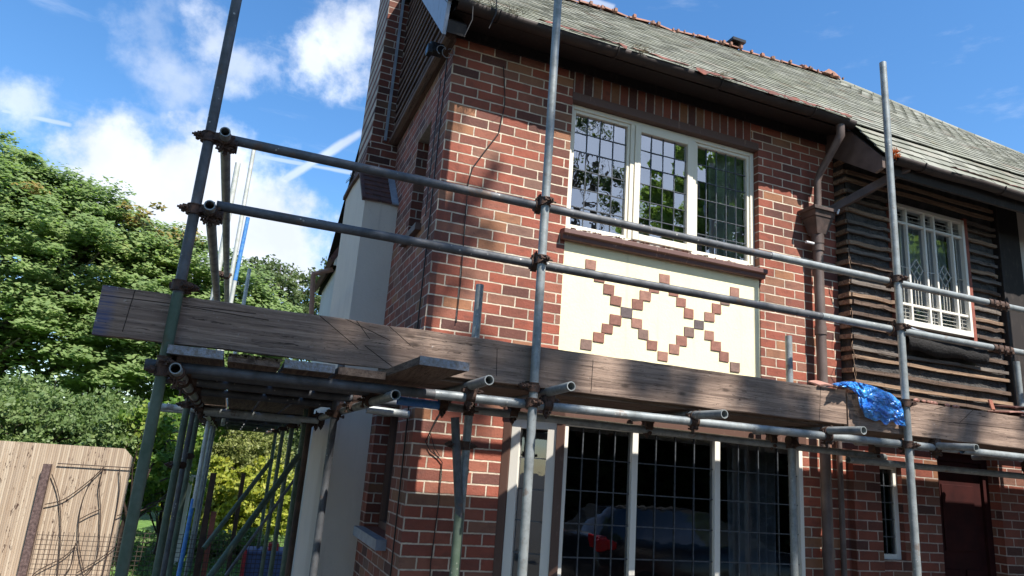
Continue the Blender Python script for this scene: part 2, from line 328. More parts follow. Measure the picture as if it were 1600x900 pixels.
def fence_mat():
    m, t, b = mat('split bamboo'); p = pos(t); P = sep(t, p)
    cx = t.m('MULTIPLY', P[0], 42.0); idn = t.n('ShaderNodeTexWhiteNoise', noise_dimensions='1D'); t.l(t.m('FLOOR', cx), idn.inputs['W'])
    f = t.m('FRACT', cx); rnd = t.m('SQRT', t.m('MULTIPLY', f, t.m('SUBTRACT', 1.0, f)))
    c = t.ramp(idn.outputs[0], [(0, (.31, .235, .17)), (.5, (.40, .31, .225)), (1, (.48, .39, .29))])
    c = t.mix(t.mr(t.noise(t.mapping(p, (30, 30, 1.5)), 1.5, 5, .6), .45, .75, 0, .6), c, (.30, .19, .11))
    st = t.m('MULTIPLY', t.mr(t.noise(t.mapping(p, (26, 5, 7)), 1.6, 4, .65), .58, .64), t.mr(t.noise(t.mapping(p, (2.4, 1, .4)), 1.6, 2, .5), .53, .60))
    c = t.mix(st, c, (.06, .03, .02)); c = t.mix(t.mr(rnd, .05, .2, .6, 0), c, (.16, .10, .06))
    t.l(c, b.inputs['Base Color']); b.inputs['Roughness'].default_value = .7
    bump(t, b, rnd, .9, .01); return m
M['bamboo'] = fence_mat()
M['grass_ground'] = plain('lawn', (.12, .22, .04), .9, (.075, .15, .025), 5, .8, .03)
M['gravel_ground'] = plain('worn drive', (.075, .068, .06), .9, (.05, .045, .04), 10, .7, .02)
M['blue_bag'] = None
def bag_mat():
    m, t, b = mat('blue polythene'); p = pos(t)
    n = t.noise(p, 18, 4, .6)
    t.l(t.mix(t.mr(n, .3, .7), (.015, .16, .80), (.08, .45, .95)), b.inputs['Base Color'])
    b.inputs['Roughness'].default_value = .16; b.inputs['Specular IOR Level'].default_value = .9; b.inputs['Alpha'].default_value = .90
    b.inputs['Coat Weight'].default_value = .6
    vv = t.n('ShaderNodeTexVoronoi', feature='DISTANCE_TO_EDGE'); vv.inputs['Scale'].default_value = 22; t.l(t.mapping(p, (1, 1, 1.6)), vv.inputs['Vector']); bump(t, b, t.m('ADD', t.m('MULTIPLY', t.m('MINIMUM', vv.outputs[0], .25), 2.0), t.noise(p, 12, 2, .5)), .8, .02); return m
M['blue_bag'] = bag_mat()
M['pink_bag'] = plain('pink plastic', (.75, .05, .22), .4, (.5, .03, .12), 10, .2)
M['car_paint'] = plain('dark car paint', (.02, .022, .03), .2, (.018, .02, .026), 3, 0, spec=.8)
M['car_glass'] = plain('car glass', (.03, .035, .045), .08, (.02, .025, .03), 3, 0, spec=.9)
M['red_lamp'] = plain('red lamp lens', (.75, .02, .03), .15, (.5, .01, .02), 10, 0, spec=.8)
M['rubber'] = plain('rubber', (.02, .02, .02), .8, (.015, .015, .015), 10, 0)
M['alloy'] = plain('alloy wheel', (.5, .5, .52), .3, (.4, .4, .42), 10, 0, metal=.8)
M['crate_blue'] = plain('blue crate plastic', (.10, .15, .34), .5, (.06, .09, .22), 10, .1)
M['crate_red'] = plain('red lid plastic', (.55, .04, .05), .5, (.35, .03, .04), 10, .1)

# ------------------------------------------------------------------ mesh helpers
class MB:
    def __init__(s): s.v = []; s.f = []; s.sm = []
    def add(s, vs, fs, smooth=False):
        k = len(s.v); s.v += [tuple(v) for v in vs]; s.f += [tuple(i+k for i in f) for f in fs]; s.sm += [smooth]*len(fs); return s
    def box(s, x0, x1, y0, y1, z0, z1):
        return s.add([(x0, y0, z0), (x1, y0, z0), (x1, y1, z0), (x0, y1, z0), (x0, y0, z1), (x1, y0, z1), (x1, y1, z1), (x0, y1, z1)],
                     [(0, 3, 2, 1), (4, 5, 6, 7), (0, 1, 5, 4), (1, 2, 6, 5), (2, 3, 7, 6), (3, 0, 4, 7)])
    def bar(s, a, b, wd, ht, up=(0, 0, 1)):      # box section along a->b
        a = Vector(a); b = Vector(b); d = (b-a).normalized(); u = Vector(up); sd = d.cross(u).normalized(); u = sd.cross(d)
        P = []
        for q in (a, b):
            for i, j in ((-1, -1), (1, -1), (1, 1), (-1, 1)): P.append(q+sd*i*wd/2+u*j*ht/2)
        return s.add(P, [(0, 1, 2, 3), (7, 6, 5, 4), (0, 4, 5, 1), (1, 5, 6, 2), (2, 6, 7, 3), (3, 7, 4, 0)])
    def prism(s, pts, ext):                       # planar polygon pts extruded by ext
        n = len(pts); e = Vector(ext); P = [Vector(p) for p in pts]+[Vector(p)+e for p in pts]
        return s.add(P, [tuple(range(n))[::-1], tuple(range(n, 2*n))]+[(i, (i+1) % n, n+(i+1) % n, n+i) for i in range(n)])
    def tube(s, a, b, r, seg=20, hollow=False, cap=True, r2=None):
        a = Vector(a); b = Vector(b); d = (b-a).normalized()
        x = d.orthogonal().normalized(); y = d.cross(x); r2 = r2 or r
        ring = lambda c, rr: [c+(x*math.cos(2*math.pi*i/seg)+y*math.sin(2*math.pi*i/seg))*rr for i in range(seg)]
        q = [(i, (i+1) % seg, seg+(i+1) % seg, seg+i) for i in range(seg)]
        s.add(ring(a, r)+ring(b, r2), q, True)
        if hollow:
            ri = r*.80; L = min(.35, (b-a).length*.45)
            for c, o in ((a, d), (b, -d)):
                s.add(ring(c, r)+ring(c, ri), [f if c is b else f[::-1] for f in q])
                s.add(ring(c, ri)+ring(c+o*L, ri), q, True)
                s.add(ring(c+o*L, ri), [tuple(range(seg))])
        elif cap:
            s.add(ring(a, r), [tuple(range(seg))[::-1]]); s.add(ring(b, r2), [tuple(range(seg))])
        return s
    def path(s, pts, r, seg=8, rs=None):
        pts = [Vector(p) for p in pts]; n = len(pts); V = []; x = None
        for i, p in enumerate(pts):
            d = (pts[min(i+1, n-1)]-pts[max(i-1, 0)]).normalized()
            x = d.orthogonal().normalized() if x is None else (x-d*x.dot(d)).normalized()
            y = d.cross(x); rr = rs[i] if rs else r
            V += [p+(x*math.cos(2*math.pi*k/seg)+y*math.sin(2*math.pi*k/seg))*rr for k in range(seg)]
        F = [(i*seg+k, i*seg+(k+1) % seg, (i+1)*seg+(k+1) % seg, (i+1)*seg+k) for i in range(n-1) for k in range(seg)]
        s.add(V, F, True); s.add(V[:seg], [tuple(range(seg))[::-1]]); return s.add(V[-seg:], [tuple(range(seg))])
    def build(s, name, m, parent=None, bevel=0, label=None):
        me = bpy.data.meshes.new(name); me.from_pydata(s.v, [], s.f); me.validate()
        me.polygons.foreach_set('use_smooth', (s.sm+[False]*len(me.polygons))[:len(me.polygons)])
        me.materials.append(M[m] if isinstance(m, str) else m); me.update()
        o = bpy.data.objects.new(name, me); COL.objects.link(o)
        if parent is not None: o.parent = parent
        if bevel:
            b = o.modifiers.new('bevel', 'BEVEL'); b.width = bevel; b.segments = 2; b.limit_method = 'ANGLE'
        if label: o['label'] = label
        return o
def tag(o, label, cat, group=None, kind=None):
    if label: o['label'] = label; o['category'] = cat
    if group: o['group'] = group
    if kind: o['kind'] = kind
    return o
def thing(name, label, cat, group=None):
    o = bpy.data.objects.new(name, None); COL.objects.link(o); o.empty_display_size = .2
    return tag(o, label, cat, group)
def sag(p, amp, sc=1.3): return amp*(noise.noise(Vector((p*sc, 3.1, 7.7))))
def jit(a): return random.uniform(-a, a)
# ------------------------------------------------------------------ ground
g = MB(); g.add([(-400, -400, GZ), (400, -400, GZ), (400, 400, GZ), (-400, 400, GZ)], [(0, 1, 2, 3)])
tag(g.build('ground', 'gravel_ground'), None, None, kind='structure')
lw = MB(); V = []; 
for i in range(25):
    for j in range(17): V.append((-14+i*1.0, 5.9+j*1.2, GZ+.004+.05*noise.noise(Vector((i*.4, j*.4, 0)))+.05))
lw.add(V, [(i*17+j, (i+1)*17+j, (i+1)*17+j+1, i*17+j+1) for i in range(24) for j in range(16)], True)
tag(lw.build('lawn', 'grass_ground'), None, None, kind='structure')
pv = MB()
for i in range(9):
    for j in range(3): pv.box(-3+i*.6, -3+i*.6+.588, 5.1+j*.42-(.8 if i > 9 else 0), 5.1+j*.42+.408, GZ, GZ+.03+jit(.004))
tag(pv.build('path', 'stone'), None, None, kind='structure')

# ------------------------------------------------------------------ house
H = thing('brick_house', 'red brick house with cream panel, leaded windows and part stripped walls behind the scaffold', 'house')
ZG = GZ-.1
def wall(name, m, axis, c, u0, u1, z0, z1, holes, depth, parent=H, top=None):
    us = sorted({u0, u1}|{h for q in holes for h in q[:2]}); zs = sorted({z0, z1}|{h for q in holes for h in q[2:4]})
    mb = MB(); P = (lambda u, z, d=0.0: (u, c+d, z)) if axis == 'x' else (lambda u, z, d=0.0: (c+d, u, z))
    for i in range(len(us)-1):
        for j in range(len(zs)-1):
            a, b, e, f = us[i], us[i+1], zs[j], zs[j+1]
            if any(q[0] <= a and b <= q[1] and q[2] <= e and f <= q[3] for q in holes): continue
            mb.add([P(a, e), P(b, e), P(b, f), P(a, f)], [(0, 1, 2, 3) if axis == 'x' else (3, 2, 1, 0)])
    o = mb.build(name, m, parent); rv = MB()
    for (a, b, e, f) in holes:
        for (p, q) in (((a, e), (a, f)), ((b, f), (b, e)), ((a, f), (b, f)), ((b, e), (a, e))):
            rv.add([P(*p), P(*q), P(*q, depth), P(*p, depth)], [(0, 1, 2, 3)])
    return o, rv
XC = 1.058
UW = (2.025, 3.775, 3.285, 4.375)
fw, rv = wall('front_wall', 'brick', 'x', 0.0, XC, 4.60, ZG, 4.80, [UW, (2.025, 3.775, 2.24, 3.285), (1.672, 4.13, ZG, 2.05)], .13)
rv.build('window_reveal', 'brick_ret', H)
# lower right wall of the porch side, with small window and door openings
lw2, rv = wall('porch_wall', 'brick_porch_shade', 'x', 0.0, 4.60, 9.5, ZG, 2.24, [(4.93, 5.20, 1.12, 1.86), (5.62, 6.37, ZG, 2.02)], .12)
rv.build('porch_reveal', 'brick_ret', H)
# brick projection left of the little window
q = MB(); q.prism([(4.62, -.001, ZG), (4.90, -.001, ZG), (4.90, -.055, ZG), (4.62, -.055, ZG)], (0, 0, 2.3)); q.build('brick_pier', 'brick_porch_shade', H)
# gable wall
SW = [(.47, .90, 3.30, 4.16), (.47, 1.27, 1.09, 1.98)]
sw, rv = wall('gable_wall', 'brick_side', 'y', XC, 0.0, 1.9, ZG, 4.55, SW, .0)
for (a, b, e, f) in SW:
    rv = MB()
    for (p, q_) in (((a, e), (a, f)), ((b, f), (b, e)), ((a, f), (b, f)), ((b, e), (a, e))):
        rv.add([(XC, *p), (XC, *q_), (XC+.16, *q_), (XC+.16, *p)], [(3, 2, 1, 0)])
    rv.build('gable_reveal', 'brick_stack', H)
q = MB(); q.add([(XC, 1.9, ZG), (XC, 4.4, ZG), (XC, 4.4, 4.6), (XC, 1.9, 4.6)], [(0, 1, 2, 3)]); q.build('rear_side_wall', 'grey_render', H)
for (a, b, e, f), nm in zip(SW, ('side_window', 'side_window')):
    fr = MB(); x0 = XC+.13
    for bx in ((a, a+.05, e, f), (b-.05, b, e, f), (a+.05, b-.05, f-.05, f), (a+.05, b-.05, e, e+.05)): fr.box(x0-.02, x0+.03, bx[0], bx[1], bx[2], bx[3])
    f_ = fr.build('side_window', 'brown_paint', H)
    p = MB(); p.add([(x0+.01, a, e), (x0+.01, b, e), (x0+.01, b, f), (x0+.01, a, f)], [(3, 2, 1, 0)]); p.build('pane', 'glass_low', f_)
q = MB(); q.box(XC-.07, XC+.14, .40, 1.30, 1.02, 1.088); q.build('stone_sill', 'lead', H)
q = MB(); q.box(XC-.045, XC+.14, .43, .94, 3.245, 3.298); q.build('stone_sill', 'brown_paint', H)
# dark interior
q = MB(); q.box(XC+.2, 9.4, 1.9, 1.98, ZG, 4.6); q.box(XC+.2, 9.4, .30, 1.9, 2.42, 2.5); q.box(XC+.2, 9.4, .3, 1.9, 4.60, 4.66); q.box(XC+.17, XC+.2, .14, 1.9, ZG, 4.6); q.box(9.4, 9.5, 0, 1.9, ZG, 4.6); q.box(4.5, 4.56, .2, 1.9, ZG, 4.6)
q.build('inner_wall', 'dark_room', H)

# ---- cream panel with diaper bricks
q = MB(); q.box(2.027, 3.773, .006, .06, 2.22, 3.262); PANEL = q.build('render_panel', 'cream', H)
DP = [(2.246, 3.084), (2.322, 3.001), (2.403, 2.922), (2.466, 2.846), (2.559, 2.772), (2.468, 2.703), (2.405, 2.629), (2.336, 2.556), (2.24, 2.490), (2.649, 2.846), (2.714, 2.922), (2.79, 2.998), (2.879, 3.082), (2.648, 2.703), (2.707, 2.629), (2.783, 2.556), (2.877, 2.486), (2.962, 2.998), (3.03, 2.922), (3.1, 2.846), (3.196, 2.772), (3.289, 2.846), (3.356, 2.922), (3.437, 2.998), (3.527, 3.083), (3.104, 2.70), (3.039, 2.626), (2.975, 2.553), (3.289, 2.70), (3.35, 2.626), (3.426, 2.553), (3.527, 2.484)]
pal = [(.30, .135, .10), (.26, .12, .09), (.22, .14, .115), (.13, .10, .10), (.34, .175, .13)]
DM = [plain('diaper brick', c, .8, tuple(x*.7 for x in c), 25, .5, .004) for c in pal]
for i, (x, z) in enumerate(DP):
    b = MB(); a = jit(.02); hw, hh = .045+jit(.003), .0360+jit(.002)
    pts = [(x+sx*hw*math.cos(a)-sz*hh*math.sin(a)+jit(.002), -.002-random.random()*.004, z+sx*hw*math.sin(a)+sz*hh*math.cos(a)+jit(.002)) for sx, sz in ((-1, -1), (1, -1), (1, 1), (-1, 1))]
    y = .0005-random.random()*.003; b.prism([(p[0], y, p[2]) for p in pts], (0, .03, 0))
    b.build('diaper_brick', DM[3 if (x, z) in ((2.559, 2.772), (3.196, 2.772)) else random.choice((0, 0, 1, 1, 2, 4))], PANEL, bevel=.0012)
# sill
q = MB(); q.prism([(1.985, .0, 3.31), (1.985, -.075, 3.297), (1.985, -.075, 3.262), (1.985, -.05, 3.256), (1.985, -.045, 3.225), (1.985, 0, 3.225)], (1.81, 0, 0))
q.prism([(1.985, .0, 3.31), (1.985, .12, 3.322), (1.985, .12, 3.28), (1.985, 0, 3.262)], (1.81, 0, 0))
SILL = q.build('window_sill', 'sill', H, bevel=.004)
fl = MB()
for i in range(70):                                       # flakes of lifted paint
    x = random.choice((random.uniform(2.0, 2.7), random.uniform(2.2, 3.0), random.uniform(3.0, 3.7))); y = -.074+random.random()*.06; z = 3.300+(y+.074)*.17; s = random.uniform(.008, .03)
    fl.add([(x, y, z), (x+s*1.6, y+jit(.01), z+.002), (x+s, y-.012, z+random.uniform(.004, .014)), (x-s*.4, y-.008, z+.004)], [(0, 1, 2, 3)])
fl.build('paint_flake', 'copper_pipe', SILL)['kind'] = 'stuff'
# soldier course and lintel
q = MB(); q.add([(2.02, -.004, 4.43), (3.70, -.004, 4.43), (3.70, -.004, 4.645), (2.02, -.004, 4.645)], [(0, 1, 2, 3)]); q.add([(2.02, -.004, 4.43), (3.7, -.004, 4.43), (3.7, .0, 4.43), (2.02, 0, 4.43)], [(3, 2, 1, 0)]); q.build('soldier_course', 'soldier', H)
q = MB(); q.box(2.02, 3.78, -.006, .12, 4.362, 4.43); q.build('window_lintel', 'brown_paint', H, bevel=.004)
q = MB(); q.box(XC-.004, 4.62, -.018, .02, 4.60, 4.69); q.build('frieze_board', 'dark_timber', H)

# ---- windows
def casement(parent, x0, x1, z0, z1, y, fw_=.05, dep=.05, cols=4, rows=6, came='leadcame', frame='white_paint', gl='glass', cw=.006, nm='casement'):
    f = MB()
    for a, b, c, d in ((x0, x0+fw_, z0, z1), (x1-fw_, x1, z0, z1), (x0+fw_, x1-fw_, z0, z0+fw_), (x0+fw_, x1-fw_, z1-fw_, z1)): f.box(a, b, y, y+dep, c, d)
    fo = f.build(nm, frame, parent, bevel=.004)
    a, b, c, d = x0+fw_, x1-fw_, z0+fw_, z1-fw_
    p = MB(); yy = y+dep*.55
    for i in range(cols):
        for j in range(rows):
            u0, u1 = a+(b-a)*i/cols, a+(b-a)*(i+1)/cols; v0, v1 = c+(d-c)*j/rows, c+(d-c)*(j+1)/rows
            tx, tz = jit(.0016), jit(.0016)
            p.add([(u0, yy-tx-tz, v0), (u1, yy+tx-tz, v0), (u1, yy+tx+tz, v1), (u0, yy-tx+tz, v1)], [(0, 1, 2, 3)])
    p.build('pane', gl, fo)
    l = MB()
    for i in range(1, cols): x = a+(b-a)*i/cols; l.box(x-cw/2, x+cw/2, yy-.006, yy+.004, c, d)
    for j in range(1, rows):
        z = c+(d-c)*j/rows; l.box(a, b, yy-.0055, yy+.0035, z-cw/2, z+cw/2)
    l.build('lead_grid', came, fo); return fo
wf = MB(); Y0 = .055
for a, b, c, d in ((2.027, 2.065, 3.322, 4.362), (3.735, 3.773, 3.322, 4.362), (2.065, 3.735, 4.325, 4.362), (2.065, 3.735, 3.322, 3.362), (2.575, 2.61, 3.362, 4.325), (3.155, 3.19, 3.362, 4.325)): wf.box(a, b, Y0, Y0+.07, c, d)
UWF = wf.build('bedroom_window', 'white_paint', H, bevel=.004)
casement(UWF, 2.066, 2.574, 3.363, 4.324, Y0+.012, .024, .04, 4, 6)
casement(UWF, 2.611, 3.154, 3.363, 4.324, Y0-.012, .052, .05, 4, 6)
casement(UWF, 3.191, 3.734, 3.363, 4.324, Y0+.012, .024, .04, 5, 6)
# ---- canted bay
B0, B1, B2, B3 = Vector((1.672, 0, 0)), Vector((1.985, -.245, 0)), Vector((3.935, -.245, 0)), Vector((4.13, 0, 0)); ZT = 1.93
BAY = MB(); zb = .45
ply = [B0, B1, B2, B3]
BAY.prism([(1.672, .05, ZT), (1.655, -.02, ZT), (1.975, -.275, ZT), (3.945, -.275, ZT), (4.15, -.02, ZT), (4.13, .05, ZT)], (0, 0, .12))
BY = BAY.build('bay_window', 'brown_paint', H, bevel=.004)
q = MB(); q.prism([(B0.x, .05, ZG), (B0.x, 0, ZG), (B1.x, B1.y, ZG), (B2.x, B2.y, ZG), (B3.x, 0, ZG), (B3.x, .05, ZG)], (0, 0, zb-ZG)); q.build('bay_base', 'brick', BY)
def along(a, b, t): return a+(b-a)*t
def post(p, q_, t0, t1, z0, z1, out=.0, dep=.06):
    d = (q_-p).normalized(); n = Vector((d.y, -d.x, 0))
    a = along(p, q_, t0)+n*out; b = along(p, q_, t1)+n*out; m_ = MB()
    m_.prism([(a.x, a.y, z0), (b.x, b.y, z0), (b.x-n.x*dep, b.y-n.y*dep, z0), (a.x-n.x*dep, a.y-n.y*dep, z0)], (0, 0, z1-z0)); return m_
def addm(A, B_): A.add(B_.v, B_.f); return A
br = addm(post(B0, B1, -.02, .115, zb, ZT, .01), post(B0, B1, .885, 1.02, zb, ZT, .012)); br.build('bay_post', 'brown_paint', BY, bevel=.003)
wh = MB()
for t0, t1 in ((.118, .27), (.73, .882)): addm(wh, post(B0, B1, t0, t1, zb, ZT-.001, .0))
addm(wh, post(B0, B1, .27, .73, ZT-.07, ZT-.001, -.001)); addm(wh, post(B0, B1, .27, .73, zb, zb+.07, -.001))
for t0, t1 in ((.004, .018), (.262, .285), (.601, .624), (.982, .999)): addm(wh, post(B1, B2, t0, t1, zb, ZT-.001, .0))
for z0, z1 in ((ZT-.035, ZT-.002), (zb, zb+.04)): addm(wh, post(B1, B2, .018, .982, z0, z1, -.002))
addm(wh, post(B2, B3, .05, .95, ZT-.07, ZT-.001, 0)); addm(wh, post(B2, B3, .05, .25, zb, ZT-.07, 0)); addm(wh, post(B2, B3, .75, .95, zb, ZT-.07, 0))
wh.build('bay_frame', 'white_upvc', BY, bevel=.003)
def leaded(parent, p, q_, t0, t1, z0, z1, cols, rows, gl='glass_low', came='leadcame', inn=.03, cw=.007):
    d = (q_-p).normalized(); n = Vector((d.y, -d.x, 0)); a = along(p, q_, t0)-n*inn; b = along(p, q_, t1)-n*inn
    pm = MB()
    pm.add([(a.x, a.y, z0), (b.x, b.y, z0), (b.x, b.y, z1), (a.x, a.y, z1)], [(0, 1, 2, 3)])
    po = pm.build('pane', gl, parent)
    l = MB(); o_ = n*.004
    for i in range(1, cols):
        c = along(a, b, i/cols)+o_; l.bar((c.x, c.y, z0), (c.x, c.y, z1), cw, .006, up=n)
    for j in range(1, rows):
        z = z0+(z1-z0)*j/rows; A_ = a+o_*1.1; B_ = b+o_*1.1; l.bar((A_.x, A_.y, z), (B_.x, B_.y, z), .006, cw)
    l.build('lead_grid', came, parent)
leaded(BY, B0, B1, .27, .73, zb+.06, ZT-.06, 2, 7)
leaded(BY, B1, B2, .018, .262, zb+.035, ZT-.03, 4, 7); leaded(BY, B1, B2, .285, .601, zb+.035, ZT-.03, 4, 7); leaded(BY, B1, B2, .624, .982, zb+.035, ZT-.03, 4, 7); leaded(BY, B2, B3, .25, .75, zb+.06, ZT-.06, 2, 7)

# ---- lath clad bay over the porch (tiles stripped)
LX0, LX1, LY = 4.605, 6.44, -.12
q = MB(); V = []; nx, nz = 60, 60
for i in range(nx+1):
    for j in range(nz+1):
        x = LX0+.012+(LX1-LX0-.02)*i/nx; z = 2.26+2.30*j/nz
        if (5.13 < x < 6.0 and 3.0 < z < 4.16): y = LY+.03
        else: y = LY+.012+.009*noise.noise(Vector((x*5, 0, z*9)))+.006*noise.noise(Vector((x*17, 2, z*21)))
        V.append((x, y, z))
def okc(i, j):
    x = LX0+.012+(LX1-LX0-.02)*(i+.5)/nx; z = 2.26+2.30*(j+.5)/nz
    return not (5.165 < x < 5.965 and 3.06 < z < 4.10)
q.add(V, [(i*(nz+1)+j, (i+1)*(nz+1)+j, (i+1)*(nz+1)+j+1, i*(nz+1)+j+1) for i in range(nx) for j in range(nz) if okc(i, j)], True)
q.add([(LX0+.012, LY+.02, 2.26), (LX0+.012, .2, 2.26), (LX0+.012, .2, 4.56), (LX0+.012, LY+.02, 4.56)], [(0, 1, 2, 3)])
q.build('felt_backing', 'black_felt', H)
bt = MB(); z = 2.31
while z < 4.5:
    dz = jit(.014); bh = .029+jit(.005); BMT = random.choice(('batten', 'batten', 'batten_b', 'batten_c', 'batten_b'))
    segs = [(LX0-.01, LX1)] if not (3.0 < z < 4.17) else [(LX0-.01, 5.10), (6.04, LX1)]
    for a, b in segs:
        a += jit(.02); b += jit(.03); n = 6; zz = [z+dz+jit(.004)+k_*jit(.0016) for k_ in range(n+1)]; yo = jit(.006)
        for k in range(n):
            bt.bar((a+(b-a)*k/n, LY-.012+yo, zz[k]), (a+(b-a)*(k+1)/n, LY-.012+yo+jit(.002), zz[k+1]), .024, bh)
        bt.build('batten', BMT, H); bt = MB()
    bt.bar((LX0-.008, LY-.01+jit(.006), z+dz), (LX0-.008+jit(.01), -.01, z+dz+jit(.008)), .026, .036); bt.build('batten_end', 'batten', H); bt = MB()
    z += .0915
# red timber strips beside the window, torn felt apron below
q = MB(); q.box(5.085, 5.125, LY-.03, LY+.03, 3.0, 4.16); q.build('red_strip', 'red_timber', H); q = MB(); q.box(6.005, 6.045, LY-.03, LY+.03, 2.98, 4.16); q.build('red_strip', 'red_timber', H)
LW = MB(); x0, x1, z0, z1 = 5.13, 6.0, 3.03, 4.135; ys = LY-.035
for a, b, c, d in ((x0, x0+.03, z0, z1), (x1-.03, x1, z0, z1), (x0+.03, x1-.03, z1-.035, z1), (x0+.03, x1-.03, z0, z0+.05)): LW.box(a, b, ys, ys+.09, c, d)
fr_ = [0, .15, .42, .57, .85, 1]; xi = [x0+.03+(x1-x0-.06)*k for k in fr_]
for k in xi[1:-1]: LW.box(k-.011, k+.011, ys+.01, ys+.06, z0+.05, z1-.035)
for zz in (z0+.19, z1-.17): LW.box(x0+.03, x1-.03, ys+.012, ys+.058, zz-.011, zz+.011)
LWO = LW.build('landing_window', 'white_upvc', H, bevel=.003)
pn = MB(); pn.add([(x0+.03, ys+.04, z0+.05), (x1-.03, ys+.04, z0+.05), (x1-.03, ys+.04, z1-.035), (x0+.03, ys+.04, z1-.035)], [(0, 1, 2, 3)]); pn.build('pane', 'glass_low', LWO)
ld = MB()
def strip(x_, z_, x2_, z2_, w_=.006): ld.bar((x_, ys+.034, z_), (x2_, ys+.034, z2_), .006, w_, up=(0, 0, 1) if abs(x2_-x_) > 1e-4 else (1, 0, 0))
for k in (1, 3):
    a, b = xi[k], xi[k+1]; c = (a+b)/2; zc = 3.56; hw, hh = .075, .10
    for sx, sz in ((1, 1), (-1, 1), (1, -1), (-1, -1)): strip(c+sx*hw, zc, c, zc+sz*hh, .008)
    for sx in (1, -1): strip(c-hw/2, zc+sx*hh/2, c+hw/2, zc-sx*hh/2, .007)
    strip(c, zc-hh, c, z0+.2); strip(a, zc, c-hw, zc); strip(c+hw, zc, b, zc)
    for s_ in (-.035, .035): strip(c+s_, zc-hh*.6, c+s_, zc-.33, .005)
for k in range(5):
    a, b = xi[k], xi[k+1]
    for zz in (z0+.085, z0+.12, z0+.155): strip(a, zz, b, zz, .004)
    if k not in (1, 3): strip((a+b)/2, z0+.05, (a+b)/2, z1-.18, .004); strip(a, 3.56, b, 3.56)
    for zz in (z1-.09, z1-.13): strip(a, zz, b, zz, .004)
ld.build('lead_grid', 'white_came', LWO)
ap = MB(); V = []; NX = 26
for i in range(NX+1):
    x = 5.13+.95*i/NX
    for j, (dy, dz) in enumerate(((0, 0), (-.06, -.02), (-.075, -.10), (-.06, -.19+.012*math.sin(i*.5)))):
        V.append((x, LY-.02+dy+.012*noise.noise(Vector((x*9, j, 0))), 2.985+dz*(1-.25*(i/NX))+.012*noise.noise(Vector((x*7, j+5, 0)))-(.05*(i/NX))))
ap.add(V, [(i*4+j, (i+1)*4+j, (i+1)*4+j+1, i*4+j+1) for i in range(NX) for j in range(3)], True)
o = ap.build('felt_apron', 'black_sheet', H); so = o.modifiers.new('s', 'SOLIDIFY'); so.thickness = .004
ap = MB(); V = []
for i in range(NX+1):
    x = 5.13+.97*i/NX
    for j in range(2): V.append((x, LY-.10-.03*j+.01*noise.noise(Vector((x*11, j, 3))), 2.985-.05*(i/NX)-.012*j+.014*noise.noise(Vector((x*9, j, 9)))))
ap.add(V, [(i*2, i*2+2, i*2+3, i*2+1) for i in range(NX)], True)
o = ap.build('flashing_edge', 'lead', H); so = o.modifiers.new('s', 'SOLIDIFY'); so.thickness = .004
# floor under the lath bay, post and neighbouring grey wall on the right
q = MB(); q.box(LX0, 9.5, LY, .05, 2.12, 2.25); q.build('bressummer', 'dark_timber', H)
q = MB(); q.box(LX1, 6.73, LY-.05, .1, 2.25, 4.5); q.build('corner_post', 'dark_timber', H, bevel=.006)
q = MB(); q.box(6.73, 9.5, LY+.005, .08, 2.25, 4.5); q.build('grey_wall', 'grey_render', H)
# porch door and small window
q = MB(); q.box(5.62, 5.69, .10, .16, ZG, 2.02); q.box(6.30, 6.37, .10, .16, ZG, 2.02); q.box(5.69, 6.30, .10, .16, 1.95, 2.02); DO = q.build('front_door', 'maroon', H)
q = MB(); q.box(5.69, 6.30, .125, .16, ZG, 1.95)
for r in ((5.76, 5.96), (6.03, 6.23)):
    for z in ((.0, .55), (.62, 1.05)): q.box(r[0], r[1], .112, .125, z[0], z[1])
q.build('door_leaf', 'maroon', DO, bevel=.004)
q = MB(); q.box(5.80, 6.19, .114, .126, 1.2, 1.75); q.build('door_panel', 'maroon', DO, bevel=.004)
q = MB(); q.tube((5.74, .10, .98), (5.74, .06, .98), .018); q.build('door_handle', 'lead', DO)
q = MB()
for a, b, c, d in ((4.93, 4.965, 1.12, 1.86), (5.155, 5.20, 1.12, 1.86), (4.965, 5.155, 1.825, 1.86), (4.965, 5.155, 1.12, 1.16)): q.box(a, b, .045, .10, c, d)
SM = q.build('porch_window', 'white_upvc', H, bevel=.003)
leaded(SM, Vector((4.965, .06, 0)), Vector((5.155, .06, 0)), 0, 1, 1.16, 1.825, 2, 5, inn=.0)

